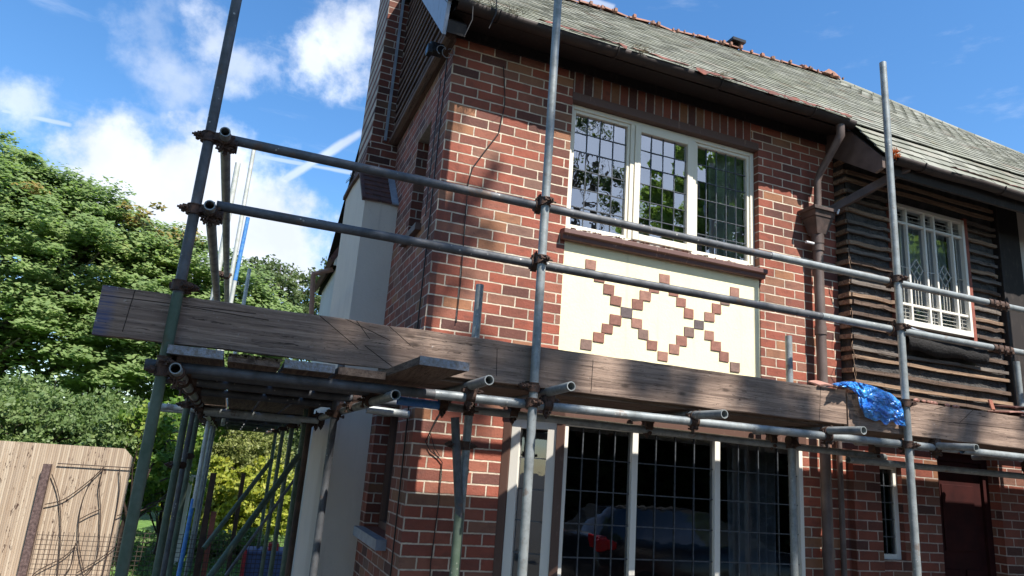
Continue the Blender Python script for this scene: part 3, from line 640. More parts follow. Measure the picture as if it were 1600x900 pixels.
# ---- roof
EY, EZ, SL = -.33, 4.665, .952
RY = 1.5
rid = [(.88, 6.35), (2.68, 6.435), (4.4, 6.50), (6.0, 6.57), (7.8, 6.45), (9.66, 6.335), (14.5, 6.0)]
def lerp(pts, x):
    for (a, p), (b, q_) in zip(pts, pts[1:]):
        if x <= b: return p+(q_-p)*max(0, (x-a)/(b-a))
    return pts[-1][1]
def rz(x): return lerp(rid, x)+.012*noise.noise(Vector((x*.8, 0, 0)))
def roofp(x, s):                              # s 0..1 up the slope
    y = EY+(RY-EY)*s
    return y, EZ+(rz(x)-EZ)*s+.010*noise.noise(Vector((x*.6, s*1.5, 4)))
NCO = 25; tw = .168
rf = MB()
def tile(x, w_, y0, z0, y1, z1, lift):
    dy, dz = y1-y0, z1-z0; L = math.hypot(dy, dz); ny, nz = -dz/L, dy/L; t = .008
    l0 = lift+jit(.0012); l1 = jit(.002); tl = jit(.0012); x2 = x+w_-.004; e = -.02+jit(.003)
    a = [(x, y0+dy/L*e+ny*(l0+tl), z0+dz/L*e+nz*(l0+tl)), (x2, y0+dy/L*e+ny*(l0-tl), z0+dz/L*e+nz*(l0-tl)), (x2, y1+ny*l1, z1+nz*l1), (x, y1+ny*l1, z1+nz*l1)]
    b = [(p[0], p[1]-ny*t, p[2]-nz*t) for p in a]
    rf.add(a+b, [(0, 1, 2, 3), (0, 4, 5, 1), (0, 3, 7, 4), (1, 5, 6, 2)])
for c in range(NCO):
    off = (c % 2)*tw/2; x = .885-off
    while x < 14:
        xa = max(x, .885); w_ = x+tw-xa
        if w_ > .03:
            y0, z0 = roofp(xa, c/NCO); y1, z1 = roofp(xa, (c+1)/NCO+.012)
            tile(xa, w_, y0, z0, y1, z1, .0085)
        x += tw
for c in range(4):                            # lower sweep over the lath bay
    off = (c % 2)*tw/2; x = 4.50-off
    pr = [(-.60, 4.285), (-.533, 4.378), (-.466, 4.470), (-.40, 4.560), (-.325, 4.650)]
    while x < 14:
        xa = max(x, 4.50); w_ = x+tw-xa
        if w_ > .03: tile(xa, w_, *pr[c], *pr[c+1], .010)
        x += tw
RO = rf.build('roof', 'roof', H)
q = MB()                                       # solid deck under the tiles, back slope
xs = np.linspace(.9, 14, 20)
for a, b in zip(xs, xs[1:]):
    q.add([(a, EY+.02, EZ-.03), (b, EY+.02, EZ-.03), (b, RY, rz(b)-.04), (a, RY, rz(a)-.04)], [(0, 1, 2, 3)])
    q.add([(a, RY, rz(a)-.04), (b, RY, rz(b)-.04), (b, RY+5, rz(b)-2.4), (a, RY+5, rz(a)-2.4)], [(0, 1, 2, 3)])
q.add([(4.52, -.58, 4.28), (14, -.58, 4.28), (14, -.30, 4.655), (4.52, -.30, 4.655)], [(0, 1, 2, 3)])
q.build('roof_deck', 'dark_room', RO)
rt = MB(); x = .9
while x < 6.05:
    L = .30; z = rz(x)-.004+jit(.012); n = 8; tl = jit(.014)
    ring = lambda xx, zz, r: [(xx, RY+math.cos(math.pi*k/n)*r, zz+math.sin(math.pi*k/n)*r*.75) for k in range(n+1)]
    r_ = .062+jit(.008); V = ring(x, z-.02+tl, r_)+ring(x+L-.012, z-.02-tl, r_)+ring(x, z-.02+tl, r_-.02)
    rt.add(V, [(k, k+1, n+1+k+1, n+1+k) for k in range(n)]+[(k, 2*n+2+k, 2*n+3+k, k+1) for k in range(n)], False)
    for _ in range(3): cx = x+random.random()*L; s = random.uniform(.008, .022); rt.box(cx, cx+s*1.5, RY-.12-s, RY-.12+s, z-.06-s*.4, z-.05+s)
    x += L
rt.prism([(5.98, RY-.1, rz(6.1)-.03), (6.24, RY-.1, rz(6.1)-.03), (6.17, RY-.08, rz(6.1)+.035), (6.08, RY-.08, rz(6.1)+.05)], (0, .2, 0)); rt.build('ridge_tile', 'ridge', RO)
xv = at(1147, 76, RY).x; q = MB(); q.box(xv-.09, xv+.09, RY-.10, RY+.1, rz(xv)+.045, rz(xv)+.08); q.build('vent_tile', 'black_plastic', RO)
rt = MB(); x = 6.22
while x < 14:
    z = rz(x)+.0; rt.tube((x, RY, z-.035), (x+.29, RY, rz(x+.29)-.035), .06, 10); x += .3
rt.build('ridge_tile', 'roof', RO)
# eaves: gutter, soffit, barge board
def gutter(name, x0, x1, y, z, r, amp=.012, parent=H):
    g_ = MB(); n = 70; K = 9; V = []
    for i in range(n+1):
        x = x0+(x1-x0)*i/n; dy, dz = sag(x, amp, 1.1), sag(x+50, amp, 1.6)
        for k in range(K+1):
            a = math.pi*k/K+math.pi; V.append((x, y+dy+math.cos(a)*r, z+dz+math.sin(a)*r))
        for k in range(K, -1, -1):
            a = math.pi*k/K+math.pi; V.append((x, y+dy+math.cos(a)*(r-.008), z+dz+math.sin(a)*(r-.008)))
    m_ = 2*(K+1)
    g_.add(V, [(i*m_+k, (i+1)*m_+k, (i+1)*m_+(k+1) % m_, i*m_+(k+1) % m_) for i in range(n) for k in range(m_)], True)
    go = g_.build(name, 'gutter', parent)
    br_ = MB(); x = x0+.3
    while x < x1:
        yy, zz = y+sag(x, amp, 1.1), z+sag(x+50, amp, 1.6)
        pts = [(x, yy+math.cos(a)*(r+.006), zz+math.sin(a)*(r+.006)) for a in np.linspace(math.pi*.98, math.pi*2.02, 10)]
        br_.path(pts, .006, 6); x += .92
    br_.build('gutter_bracket', 'gutter', go); return go
GU = gutter('gutter', .965, 4.47, -.345, 4.640, .053, .012)
GU2 = gutter('gutter', 4.60, 13, -.62, 4.245, .050, .014)
def rag(name, m_, x0, x1, y, z, lo, hi, parent, dens=60, pe=.5, seed=0):
    r_ = MB(); V = []; n = int((x1-x0)*dens)
    for i in range(n+1):
        x = x0+(x1-x0)*i/n; h = lo+(hi-lo)*max(0, .5+pe*noise.noise(Vector((x*6+seed, 0, 0)))+.35*noise.noise(Vector((x*19+seed, 1, 0))))
        V += [(x, y+.02, z+.012+.004*noise.noise(Vector((x*9, 5, seed)))), (x+.004, y-.014-.012*noise.noise(Vector((x*13, 2, seed))), z-.004), (x-.004, y-.026-.02*abs(noise.noise(Vector((x*8, 4, seed)))), z-h)]
    r_.add(V, [(i*3+k, i*3+3+k, i*3+4+k, i*3+1+k) for i in range(n) for k in range(2)])
    o = r_.build(name, m_, parent); so = o.modifiers.new('s', 'SOLIDIFY'); so.thickness = .003; return o
rag('felt_edge', 'felt', 1.55, 2.25, -.385, 4.668, .0, .05, GU, seed=3)
rag('felt_edge', 'felt', 2.3, 2.8, -.39, 4.668, .0, .045, GU, seed=9)
rag('felt_edge', 'felt', 2.85, 3.7, -.39, 4.668, .0, .06, GU, seed=17)
rag('felt_edge', 'felt', 3.7, 4.4, -.392, 4.670, .0, .06, GU, seed=21)
rag('felt_edge', 'felt', 5.2, 6.1, -.665, 4.285, .0, .03, GU2, seed=27)
rag('felt_edge', 'felt', 6.2, 9.0, -.665, 4.285, .0, .06, GU2, seed=31)
# grass and moss growing from the gutter
ms = MB()
for i in range(260):
    x = random.choice((random.uniform(.98, 1.25), random.uniform(1.0, 4.4), random.gauss(2.35, .05), random.gauss(3.1, .06), random.gauss(1.35, .06))); y = -.38+jit(.03); z = 4.66
    l = random.uniform(.02, .07); a = jit(1.2); dz = random.choice((1, -.8))
    ms.path([(x, y, z), (x+math.sin(a)*l*.4, y-.01-l*.2, z+l*.4*dz), (x+math.sin(a)*l, y-.02-l*.4, z+l*.45*dz-.01)], .0016, 3)
ms.build('gutter_moss', plain('dry moss', (.22, .19, .11), .9, (.12, .10, .06), 20, 0), GU)['kind'] = 'stuff'
q = MB()
q.prism([(.96, -.30, 4.60), (.96, 0.02, 4.69), (.96, .02, 4.72), (.96, -.28, 4.68)], (3.55, 0, 0)); q.build('soffit', 'dark_timber', H)
q = MB(); q.prism([(4.66, -.555, 4.13), (4.66, -.575, 4.27), (4.66, -.54, 4.29), (4.66, -.53, 4.13)], (9, 0, 0)); q.prism([(4.66, -.545, 4.145), (4.66, LY, 4.50), (4.66, LY, 4.53), (4.66, -.545, 4.17)], (9, 0, 0)); q.build('soffit', 'dark_timber', H)
q = MB(); q.prism([(4.52, -.58, 4.255), (4.52, -.58, 4.16), (4.52, -.50, 4.14), (4.52, .0, 4.50), (4.52, .0, 4.72), (4.52, -.24, 4.655)], (.03, 0, 0)); q.build('verge_board', 'pipe', H)
q = MB(); q.prism([(.905, -.31, 4.65), (.905, -.25, 4.43), (.905, RY, 4.43+(RY+.25)*SL), (.905, RY, rz(1)-.03), (.905, -.31, 4.68)], (.026, 0, 0)); q.build('barge_board', 'barge', H)
q = MB(); q.prism([(.932, -.27, 4.44), (.932, RY, 4.44+(RY+.25)*SL), (.932, RY, 4.52+(RY+.25)*SL), (.932, -.29, 4.52)], (.13, 0, 0)); q.build('verge_soffit', 'dark_timber', H)
# gable above the brickwork: stripped battens
q = MB(); q.prism([(XC-.03, -.02, 4.55), (XC-.03, RY, 6.3), (XC-.03, 2.3, 6.0), (XC-.03, 2.3, 4.55), (XC-.03, -.02, 4.72)], (.03, 0, 0)); q.build('gable_felt', 'black_felt', H)
bt = MB(); z = 4.60
while z < 6.15:
    y0 = (z-4.72)/SL+.02
    bt.bar((XC-.045+jit(.003), max(-.02, y0), z+jit(.004)), (XC-.045+jit(.003), 2.25, z+jit(.006)), .034, .038); bt.build('gable_batten', 'batten_y', H); bt = MB(); z += .098
q = MB(); q.prism([(XC-.085, -.05, 4.555), (XC-.085, -.05, 4.60), (XC+.0, -.05, 4.60), (XC+.0, -.05, 4.535), (XC-.04, -.05, 4.535)], (0, 1.98, 0)); q.build('gable_moulding', 'batten_y', H, bevel=.004)
# security light at the eaves corner
q = MB(); q.box(.88, .98, -.03, .05, 4.43, 4.50); q.box(.86, .90, -.045, .03, 4.40, 4.47); SEC = q.build('security_light', 'black_plastic', H, bevel=.006)
q = MB()
for a0, c0, r0 in ((0, (.955, -.06, 4.44), .03), (2, (1.0, -.05, 4.43), .035), (4, (1.03, -.04, 4.455), .028)):
    q.path([(c0[0]+math.cos(a0+t)*r0, c0[1]+.005*t, c0[2]+math.sin(a0+t)*r0) for t in np.linspace(0, 4.6, 14)], .0028, 6)
q.build('light_cable', 'lead', SEC)
# ---- chimney: rendered breast, tiled shoulder, brick stack with flue pipe
q = MB(); q.prism([(.765, 1.47, ZG), (XC, 1.47, ZG), (XC, 1.47, 3.80), (.765, 1.47, 3.80)], (0, .01, 0))
q.prism([(.765, 1.48, ZG), (.765, 3.05, ZG), (.765, 3.05, 4.32), (.765, 2.6, 4.30), (.765, 1.92, 4.20), (.765, 1.48, 3.80)], (XC-.765, 0, 0)); CB = q.build('chimney_breast', 'grey_render', H)
ts = MB(); rows = 6
for r in range(rows):
    y0, z0 = 1.445+.078*r, 3.775+.073*r; x = .745-(r % 2)*.08
    while x < XC-.06:
        xa = max(x, .745); xb = min(x+.165, XC-.055); tl = jit(.004)
        ts.prism([(xa, y0, z0+.016+tl), (xb-.003, y0, z0+.016-tl), (xb-.003, y0+.095, z0+.088), (xa, y0+.095, z0+.088)], (0, .004, -.016)); x += .165
ts.build('shoulder_tile', 'dark_tile', CB)
q = MB(); q.prism([(XC-.06, 1.44, 3.77), (XC-.001, 1.44, 3.77), (XC-.001, 1.92, 4.25), (XC-.06, 1.92, 4.25)], (0, -.006, .012)); q.build('flashing', 'lead', CB)
q = MB(); q.prism([(.735, 1.45, 3.80), (.735, 1.92, 4.235), (.735, 2.6, 4.335), (.735, 3.08, 4.355), (.735, 3.08, 4.315), (.735, 2.6, 4.295), (.735, 1.92, 4.195), (.735, 1.45, 3.76)], (.03, 0, 0)); q.build('verge_tile', 'dark_tile', CB)
q = MB()
for k in range(16):
    y = 2.3+jit(.2); q.path([(.74, y, 4.3), (.72+jit(.02), y+jit(.03), 4.34+jit(.02)), (.70+jit(.03), y+jit(.05), 4.30+jit(.06))], .003, 4)
q.build('dead_creeper', 'twig', CB)
q = MB(); q.box(.80, 1.50, 1.90, 2.75, 3.9, 9.2); CS = q.build('chimney_stack', 'brick_stack', H)
q = MB(); q.box(.775, XC+.0, 1.875, 1.90, 4.18, 4.50); q.box(.775, .80, 1.9, 2.7, 4.18, 4.50); q.build('stack_plinth', 'brick_stack', CS)
q = MB(); q.box(.92, .945, 1.872, 1.899, 4.56, 7.6); q.build('cover_strip', 'lead', CS)
# ---- rear extension with its gutter pipe
q = MB(); q.box(.93, 2.2, 4.4, 6.2, ZG, 3.95); EX = q.build('rear_extension', 'pale_render', H)
q = MB(); q.prism([(.84, 4.3, 3.93), (.80, 4.3, 3.98), (1.25, 4.3, 4.85), (1.29, 4.3, 4.80)], (0, 1.95, 0)); q.build('extension_roof', 'dark_tile', EX)
q = MB(); q.prism([(.86, 4.32, 3.90), (.86, 4.32, 3.95), (1.27, 4.32, 4.78), (1.32, 4.32, 4.72), (.95, 4.32, 3.90)], (0, .03, 0)); q.build('fascia', 'white_upvc', EX)
a, b, c = at(520, 421, 4.6), at(490, 427, 4.6), at(485, 520, 4.6)
q = MB(); q.path([a, b+Vector((.03, 0, 0)), b, b-Vector((0, 0, .04)), c], .032, 10); q.build('drain_pipe', 'copper_pipe', EX)
# ---- rainwater pipes
q = MB(); q.path([(4.34, -.345, 4.59), (4.34, -.345, 4.50), (4.335, -.30, 4.44), (4.32, -.13, 4.24), (4.315, -.10, 4.17), (4.31, -.10, 3.86)], .030, 14, rs=[.036, .036, .032, .030, .030, .030])
DPI = q.build('downpipe', 'pipe', H)
q = MB(); q.add(*(lambda V: (V, [(0, 1, 5, 4), (1, 2, 6, 5), (2, 3, 7, 6), (3, 0, 4, 7), (4, 5, 6, 7)]))([(4.19, -.19, 3.89), (4.43, -.19, 3.89), (4.43, -.01, 3.89), (4.19, -.01, 3.89), (4.255, -.14, 3.68), (4.355, -.14, 3.68), (4.355, -.04, 3.68), (4.255, -.04, 3.68)]))
q.box(4.18, 4.44, -.20, -.19, 3.87, 3.90); q.box(4.18, 4.19, -.19, -.0, 3.87, 3.90); q.box(4.43, 4.44, -.19, 0, 3.87, 3.90); q.box(4.20, 4.42, -.18, -.02, 3.82, 3.825); q.tube((4.305, -.09, 3.70), (4.305, -.09, 3.60), .052, 18); q.build('hopper', 'hopper', DPI, bevel=.003)
q = MB(); q.tube((4.305, -.09, 3.62), (4.30, -.09, ZG), .040, 20); q.tube((4.305, -.09, 3.60), (4.305, -.09, 3.54), .048, 18); q.tube((4.303, -.09, 2.9), (4.303, -.09, 2.83), .047, 18); q.tube((4.303, -.09, 1.2), (4.303, -.09, 1.13), .047, 18); q.build('lower_pipe', 'pipe', DPI)
q = MB(); q.tube((4.17, -.10, 3.595), (4.25, -.10, 3.595), .012, 8); q.tube((4.42, -.2, 3.86), (4.43, -.21, 3.90), .008, 8); q.build('pipe_bracket', 'white_plastic', DPI)
q = MB(); q.bar((4.40, -.12, 3.90), (4.80, -.585, 4.22), .05, .062); q.build('gutter_outlet_pipe', 'hopper', GU2)
q = MB(); q.tube((4.50, -.04, 2.24), (4.50, -.04, ZG), .022, 14); q.build('waste_pipe', 'pipe', H)
# hanging cables on the brickwork
def wire(pts, r=.0035, nm='wall_cable', m_='cable'):
    q = MB(); q.path([Vector(p) for p in pts], r, 6); return q.build(nm, m_, H)
fp = lambda x, y: (lambda v: (v.x, -.012, v.z))(at(x, y, 0))
wire([fp(786, 105), fp(788, 150), fp(787, 168), fp(779, 208), fp(758, 235), fp(738, 262), fp(731, 285), fp(727, 330), fp(719, 440), fp(712, 505)])
wire([fp(693, 636), fp(675, 668), fp(664, 690), fp(672, 705), fp(684, 714), fp(690, 722), fp(684, 790), fp(672, 880), fp(668, 960)])
wire([fp(690, 640), fp(680, 655), fp(671, 675), fp(678, 700), fp(686, 712)], .0025)
sp = lambda y, z: (XC-.012, y, z)
wire([sp(.13, 4.5), sp(.13, 3.5), sp(.14, 2.5), sp(.14, 1.5), sp(.13, GZ)], .005, 'side_cable')
wire([sp(.26, 4.4), sp(.28, 3.6), sp(.27, 3.3)], .004, 'side_cable')
for x_, y_ in ((776, 0), (739, 10)):
    p = at(x_, y_, -.42); wire([p, p+Vector((.005, 0, -.10)), p+Vector((-.03, .02, -.22))], .004, 'dangling_cable')
for k in range(7):
    x = 4.62+.0*k; z = 2.5+random.random()*1.2; wire([(LX0-.03, LY-.03, z), (LX0-.05+jit(.02), LY-.05, z-.05), (LX0-.03+jit(.03), LY-.04, z-.13-random.random()*.08)], .0025, 'loose_string', 'batten')
# curtains
def curtain(x0, x1, y, z0, z1, m_, label, waves=7, gather=0):
    q = MB(); V = []; n = 80
    for i in range(n+1):
        u = i/n
        for j in range(5):
            v = j/4; xx = x0+(x1-x0)*u+(gather*(1-v)*(.5-u)); V.append((xx, y+.03*math.sin(u*waves*6.28+math.sin(v*2))+.01*math.sin(u*31), z0+(z1-z0)*v))
    q.add(V, [(i*5+j, i*5+5+j, i*5+6+j, i*5+1+j) for i in range(n) for j in range(4)], True)
    return tag(q.build('curtain', m_), label, 'curtain')
curtain(3.44, 3.76, .20, 3.3, 4.36, 'curtain', 'pale curtain hanging at the right of the upstairs leaded window', 5)
curtain(3.45, 3.88, -.02, .3, 1.9, 'curtain_grey', 'grey curtain gathered at the right end of the downstairs bay window', 5, .06)
curtain(1.78, 1.93, .06, .3, 1.9, 'curtain_grey', 'narrow grey curtain behind the slanted side light of the bay window', 3)
curtain(5.2, 5.93, .02, 3.05, 4.1, 'curtain', 'thin pale curtain behind the small diamond leaded window', 12)
# ------------------------------------------------------------------ scaffold
SC = thing('scaffold', 'grey and green tube scaffold with rusty couplers standing along the house front and side', 'scaffold')
R = .02415
def tb(name, a, b, m_='tube', r=R, hollow=True, parent=SC):
    a = Vector(a)+Vector((jit(.003), jit(.003), jit(.003))); q = MB(); q.tube(a, b, r, 24, hollow=hollow); return q.build(name, m_, parent)
FY = -1.0; RY_ = -.952
STD = [(-.322, 'tube_dark', 5.2), (1.432, 'tube', 5.6), (4.10, 'tube', 4.742), (6.75, 'tube', 4.6)]
for x, m_, zt in STD:
    if m_ == 'tube_dark':
        tb('standard', (x-.005, FY, GZ), (x+.002, FY, 2.25), 'tube_green'); tb('standard', (x+.002, FY, 2.25), (x+.006, FY, zt), 'tube_dark')
    else: tb('standard', (x+.012, FY, GZ), (x-.008, FY, zt), m_)
def coupler(p1, d1, p2, d2, bolt=(-1, 0, 0), bolt2=None):
    """two pressed half shells round two crossing tubes, with hinge, flap and bolt"""
    q = MB()
    for p, d, bd in ((p1, d1, bolt), (p2, d2, bolt2 or bolt)):
        p = Vector(p); d = Vector(d).normalized(); bd = Vector(bd); bd = (bd-d*bd.dot(d)); bd = bd.normalized() if bd.length > .1 else d.orthogonal().normalized()
        q.tube(p-d*.021, p+d*.021, .0305, 20); q.tube(p-d*.024, p-d*.019, .0335, 20); q.tube(p+d*.019, p+d*.024, .0335, 20)
        sd = bd.cross(d).normalized()
        for s_ in (-1, 1):
            q.bar(p+bd*.026+sd*.006*s_, p+bd*.052+sd*.005*s_, .006, .034, up=d)
        q.bar(p-bd*.028, p-bd*.043, .018, .03, up=d)
        b0 = p+bd*.041+sd*.03; q.tube(b0-sd*.075, b0+sd*.012, .0055, 8); q.tube(b0+sd*.0, b0+sd*.012, .0115, 6); q.tube(b0-sd*.052, b0-sd*.042, .011, 6)
        b1 = p+bd*.038+d*.0; q.tube(b1, b1+bd*.035, .0055, 8); q.tube(b1+bd*.014, b1+bd*.026, .0115, 6)
    q.bar(Vector(p1), Vector(p2), .04, .04, up=(0.3, .2, 1)); return q.build('coupler', 'coupler', SC)
X_, Y_, Z_ = (1, 0, 0), (0, 1, 0), (0, 0, 1)
# guard rails
for z in (3.045, 2.705):
    xm = 3.05 if z > 3 else 3.45; tb('guard_rail', (-.235, RY_, z), (xm, RY_, z+.004), 'tube_dark'); tb('guard_rail', (xm, RY_, z+.004), (5.15, RY_, z+.008), 'tube'); tb('guard_rail', (5.15, RY_, z+.008), (9.5, RY_, z+.01), 'tube')  # left lengths take the dark tube: their shade is put into the colour
    q = MB(); q.tube((5.05, RY_, z+.007), (5.25, RY_, z+.008), .0305, 20)
    for k in (-.06, .0, .06): q.tube((5.15+k, RY_-.03, z+.03), (5.15+k, RY_-.03, z-.045), .006, 8); q.box(5.15+k-.012, 5.15+k+.012, RY_-.05, RY_-.02, z-.022, z-.008)
    q.build('sleeve_coupler', 'coupler', SC)
    for x, *_ in STD[1:]: coupler((x, FY, z+.015), Z_, (x-.02, RY_, z), X_, (.3, -1, 0), (0, -.3, 1))
SR = []
for (px, py) in ((351, 206), (327, 320)):
    p = at(px, py, -1.085); SR.append(p); tb('guard_rail', p, (p.x, 3.6, p.z), 'tube')
    coupler((-.322, FY, p.z-.01), Z_, (p.x, FY-.0, p.z), Y_, (-1, -.2, 0), (-.2, 0, -1)); coupler((p.x+.01, FY+.02, p.z-.005), Y_, (p.x+.035, RY_, p.z-.01), X_, (0, 0, -1), (0, -1, -.2))
# ledgers
tb('ledger', (-.40, RY_, 1.926), (.92, RY_, 1.932), 'tube_dark'); tb('ledger', (.92, RY_, 1.932), (4.60, RY_, 1.948)); tb('ledger', (4.66, RY_-.0, 1.948), (9.5, RY_, 1.958))
tb('ledger', (.84, -.46, 1.922), (1.10, -.46, 1.919), 'tube_blue'); tb('ledger', (1.10, -.46, 1.919), (4.5, -.46, 1.885)); tb('ledger', (4.1, -.51, 1.84), (9.5, -.51, 1.85))
for x, *_ in STD: coupler((x, FY, 1.94), Z_, (x+.02, RY_, 1.94), X_, (.5, -1, 0), (-.2, -.3, -1))
coupler((-.322, FY, 2.285), Z_, (-.30, FY+.03, 2.285), Z_, (1, -.6, 0))
coupler((1.432, FY, 2.02), Z_, (1.432, FY+.05, 2.03), Z_, (-1, -.3, 0)); coupler((4.10, FY, 2.21), Z_, (4.10, FY+.04, 2.21), Z_, (1, -.5, 0))
# side (gable) ledgers running back from the corner
tb('ledger', (-.262, -1.15, 1.905), (-.262, 11.0, 1.885)); tb('ledger', (.685, -1.13, 1.895), (.64, 11.0, 1.885), 'tube')
coupler((-.322, FY, 1.90), Z_, (-.262, FY, 1.90), Y_, (-1, -.2, 0), (0, 0, -1))
# transoms under the front boards, open ends poking out
for px, py, m_ in ((765, 594, 'tube'), (893, 604, 'tube'), (1133, 647, 'tube'), (1350, 672, 'tube'), (1526, 699, 'tube')):
    p = at(px, py, -1.24); tb('transom', p, (p.x-.01, -.30, 1.985), m_); coupler((p.x, RY_, 1.942), X_, (p.x, RY_, 1.97), Y_, (0, 0, -1), (1, 0, 0))
    coupler((p.x, -.46, 1.925), X_, (p.x, -.46, 1.97), Y_, (0, 0, -1), (1, 0, 0))
for x in (5.9, 7.2): tb('transom', (x, -1.2, 1.99), (x, -.12, 1.985))
# transoms under the side boards
for y, a, b, m_ in ((-.55, -.38, .8, 'tube_dark'), (.02, -.42, .95, 'tube_dark'), (.75, -.36, .74, 'tube_dark'), (1.72, -.63, .70, 'tube_pale'), (2.1, -.66, .70, 'tube_pale'), (3.2, -.36, .72, 'tube_dark'), (4.6, -.38, .72, 'tube_dark'), (6.0, -.36, .72, 'tube_dark'), (7.4, -.36, .72, 'tube_dark'), (8.8, -.36, .72, 'tube_dark'), (10.4, -.36, .72, 'tube_dark')):
    z = 1.945 if m_ == 'tube_dark' else 1.865
    tb('transom', (a, y, z), (b, y, z), m_)
    for xx in (-.262, .675): coupler((xx, y, 1.90), Y_, (xx+.01, y, z), X_, (-1, 0, 0), (0, -.2, -1))
a = at(573, 640, .1); tb('transom', a, (1.045, .1, a.z-.005), 'tube_pale')
# inner standards along the front
IN = [((at(750, 445, -.51).x, -.51), at(750, 445, -.51).z), ((at(1232, 525, -.51).x, -.51), at(1232, 525, -.51).z), ((at(1588, 565, -.51).x, -.51), at(1588, 565, -.51).z)]
for (x, y), zt in IN:
    tb('standard', (x+.01, y, GZ), (x, y, zt), 'tube'); coupler((x, y, 1.90), Z_, (x, y-.0, 1.93), X_, (0, -1, 0), (-.3, -1, -.3))
a, b = at(717, 810, -.53), at(711, 652, -.55); tb('standard', a, b, 'tube_dark'); tb('standard', (a.x+.008, -.55, GZ), (a.x, -.53, a.z+.03), 'tube_green', r=.027)
c2 = at(713, 695, -.53); coupler((c2.x+.055, -.51, c2.z), Z_, (c2.x, -.53, c2.z), Z_, (1, -.2, 0), (-1, -.2, 0))
# side standards, outer row (X about -.33) and inner row (X about .6)
def vert(px, py, Y, z0, z1, m_, r=R, lean=0.0):
    p = at(px, py, Y); tb('standard', (p.x-lean, Y, z0), (p.x, Y, z1), m_, r); return p
vert(282, 690, 1.18, GZ, 2.42, 'tube_green'); vert(301, 690, 2.35, GZ, 1.96, 'tube_green', lean=.0)
vert(293, 690, 1.75, GZ, 1.9, 'tube_dark', r=.02)
p = vert(320, 690, 4.7, .9, 1.95, 'tube_pale'); tb('standard', (p.x-.03, 4.7, GZ), (p.x-.01, 4.7, 1.0), 'tube_blue')
vert(327, 690, 6.3, GZ, 1.96, 'tube'); vert(331, 690, 7.4, GZ, 1.95, 'tube_dark')
p = at(372, 255, 1.95); tb('standard', (p.x, 1.95, 1.86), p, 'tube_pale'); coupler((p.x, 1.95, SR[0].z), Z_, (SR[0].x, 1.95, SR[0].z), Y_, (1, -.3, 0), (-1, 0, -.3))
p = at(397, 232, 3.25); tb('standard', (p.x, 3.25, 1.86), p, 'tube_pale', r=.022)
p = at(387.5, 340, 4.6); p2 = Vector((p.x-.02, 4.6, p.z-.82)); tb('standard', p2, p, 'tube_blue'); tb('standard', (p2.x-.01, 4.6, 1.86), p2, 'tube_pale')
p = at(390, 420, 5.6); tb('standard', (p.x, 5.6, 1.86), p, 'tube_pale')
for (x, y, zt, m_) in ((.632, .52, 2.50, 'tube_dark'), (.60, 1.82, 1.98, 'post_wood'), (.585, 2.08, 2.0, 'tube_green'), (.60, 3.6, 2.0, 'tube_green'), (.60, 5.0, 2.0, 'tube_green'), (.60, 6.5, 2.0, 'tube_green')):
    tb('standard', (x, y, GZ), (x, y, zt), m_)
    coupler((x, y, 1.87), Z_, (.655, y, 1.895), Y_, (-1, -.4, 0), (0, 0, -1))
for y in (1.18, 2.35, 4.7, 6.3): coupler((-.33, y, 1.87), Z_, (-.262, y, 1.895), Y_, (-1, -.4, 0), (0, 0, -1)); 
for y, z in ((1.2, 1.45), (2.3, 1.5)): coupler((-.33, y, z), Z_, (-.30, y+.03, z), Z_, (-1, -.5, 0))
# braces
a, b = at(466, 712, 2.0), at(325, 905, 1.35); tb('brace', a, b, 'tube_green')
a, b = at(425, 718, 4.2), at(318, 857, 3.6); tb('brace', a, b, 'tube_green')
a, b = at(470, 735, 3.0), at(352, 900, 2.6); tb('brace', a, b, 'tube_dark', r=.014)
# toe boards fixed on edge
def plank(name, x0, x1, y0, y1, z0, z1, m_, parent=None, seg=40, axis=0, amp=.002, seed=0):
    mb = MB(); V = []; n = seg; L0, L1 = (x0, x1) if axis == 0 else (y0, y1)
    for i in range(n+1):
        t_ = L0+(L1-L0)*i/n
        for k, (s, u) in enumerate(((0, 0), (1, 0), (1, 1), (0, 1))):
            d1 = amp*noise.noise(Vector((t_*5, k*7.1, seed)))+amp*.7*noise.noise(Vector((t_*21, k*3.3, seed))); d2 = amp*1.3*noise.noise(Vector((t_*4, k*5.7, seed+9)))
            if axis == 0: V.append((t_, (y1 if s else y0)+d1, (z1 if u else z0)+d2))
            else: V.append(((x1 if s else x0)+d1, t_, (z1 if u else z0)+d2))
    mb.add(V, [(i*4+k, (i+1)*4+k, (i+1)*4+(k+1) % 4, i*4+(k+1) % 4) if axis == 1 else (i*4+k, i*4+(k+1) % 4, (i+1)*4+(k+1) % 4, (i+1)*4+k) for i in range(n) for k in range(4)])
    mb.add(V[:4], [(0, 1, 2, 3)]); mb.add(V[-4:], [(3, 2, 1, 0)])
    return mb.build(name, m_, parent, bevel=.003)
ty = -.927
plank('toe_board', -.625, 3.62, ty-.038, ty, 2.028, 2.247, 'toe', SC, 90, 0, .004, 1); plank('toe_board', 3.632, 8.2, ty-.040, ty, 2.006, 2.232, 'toe', SC, 90, 0, .005, 5)
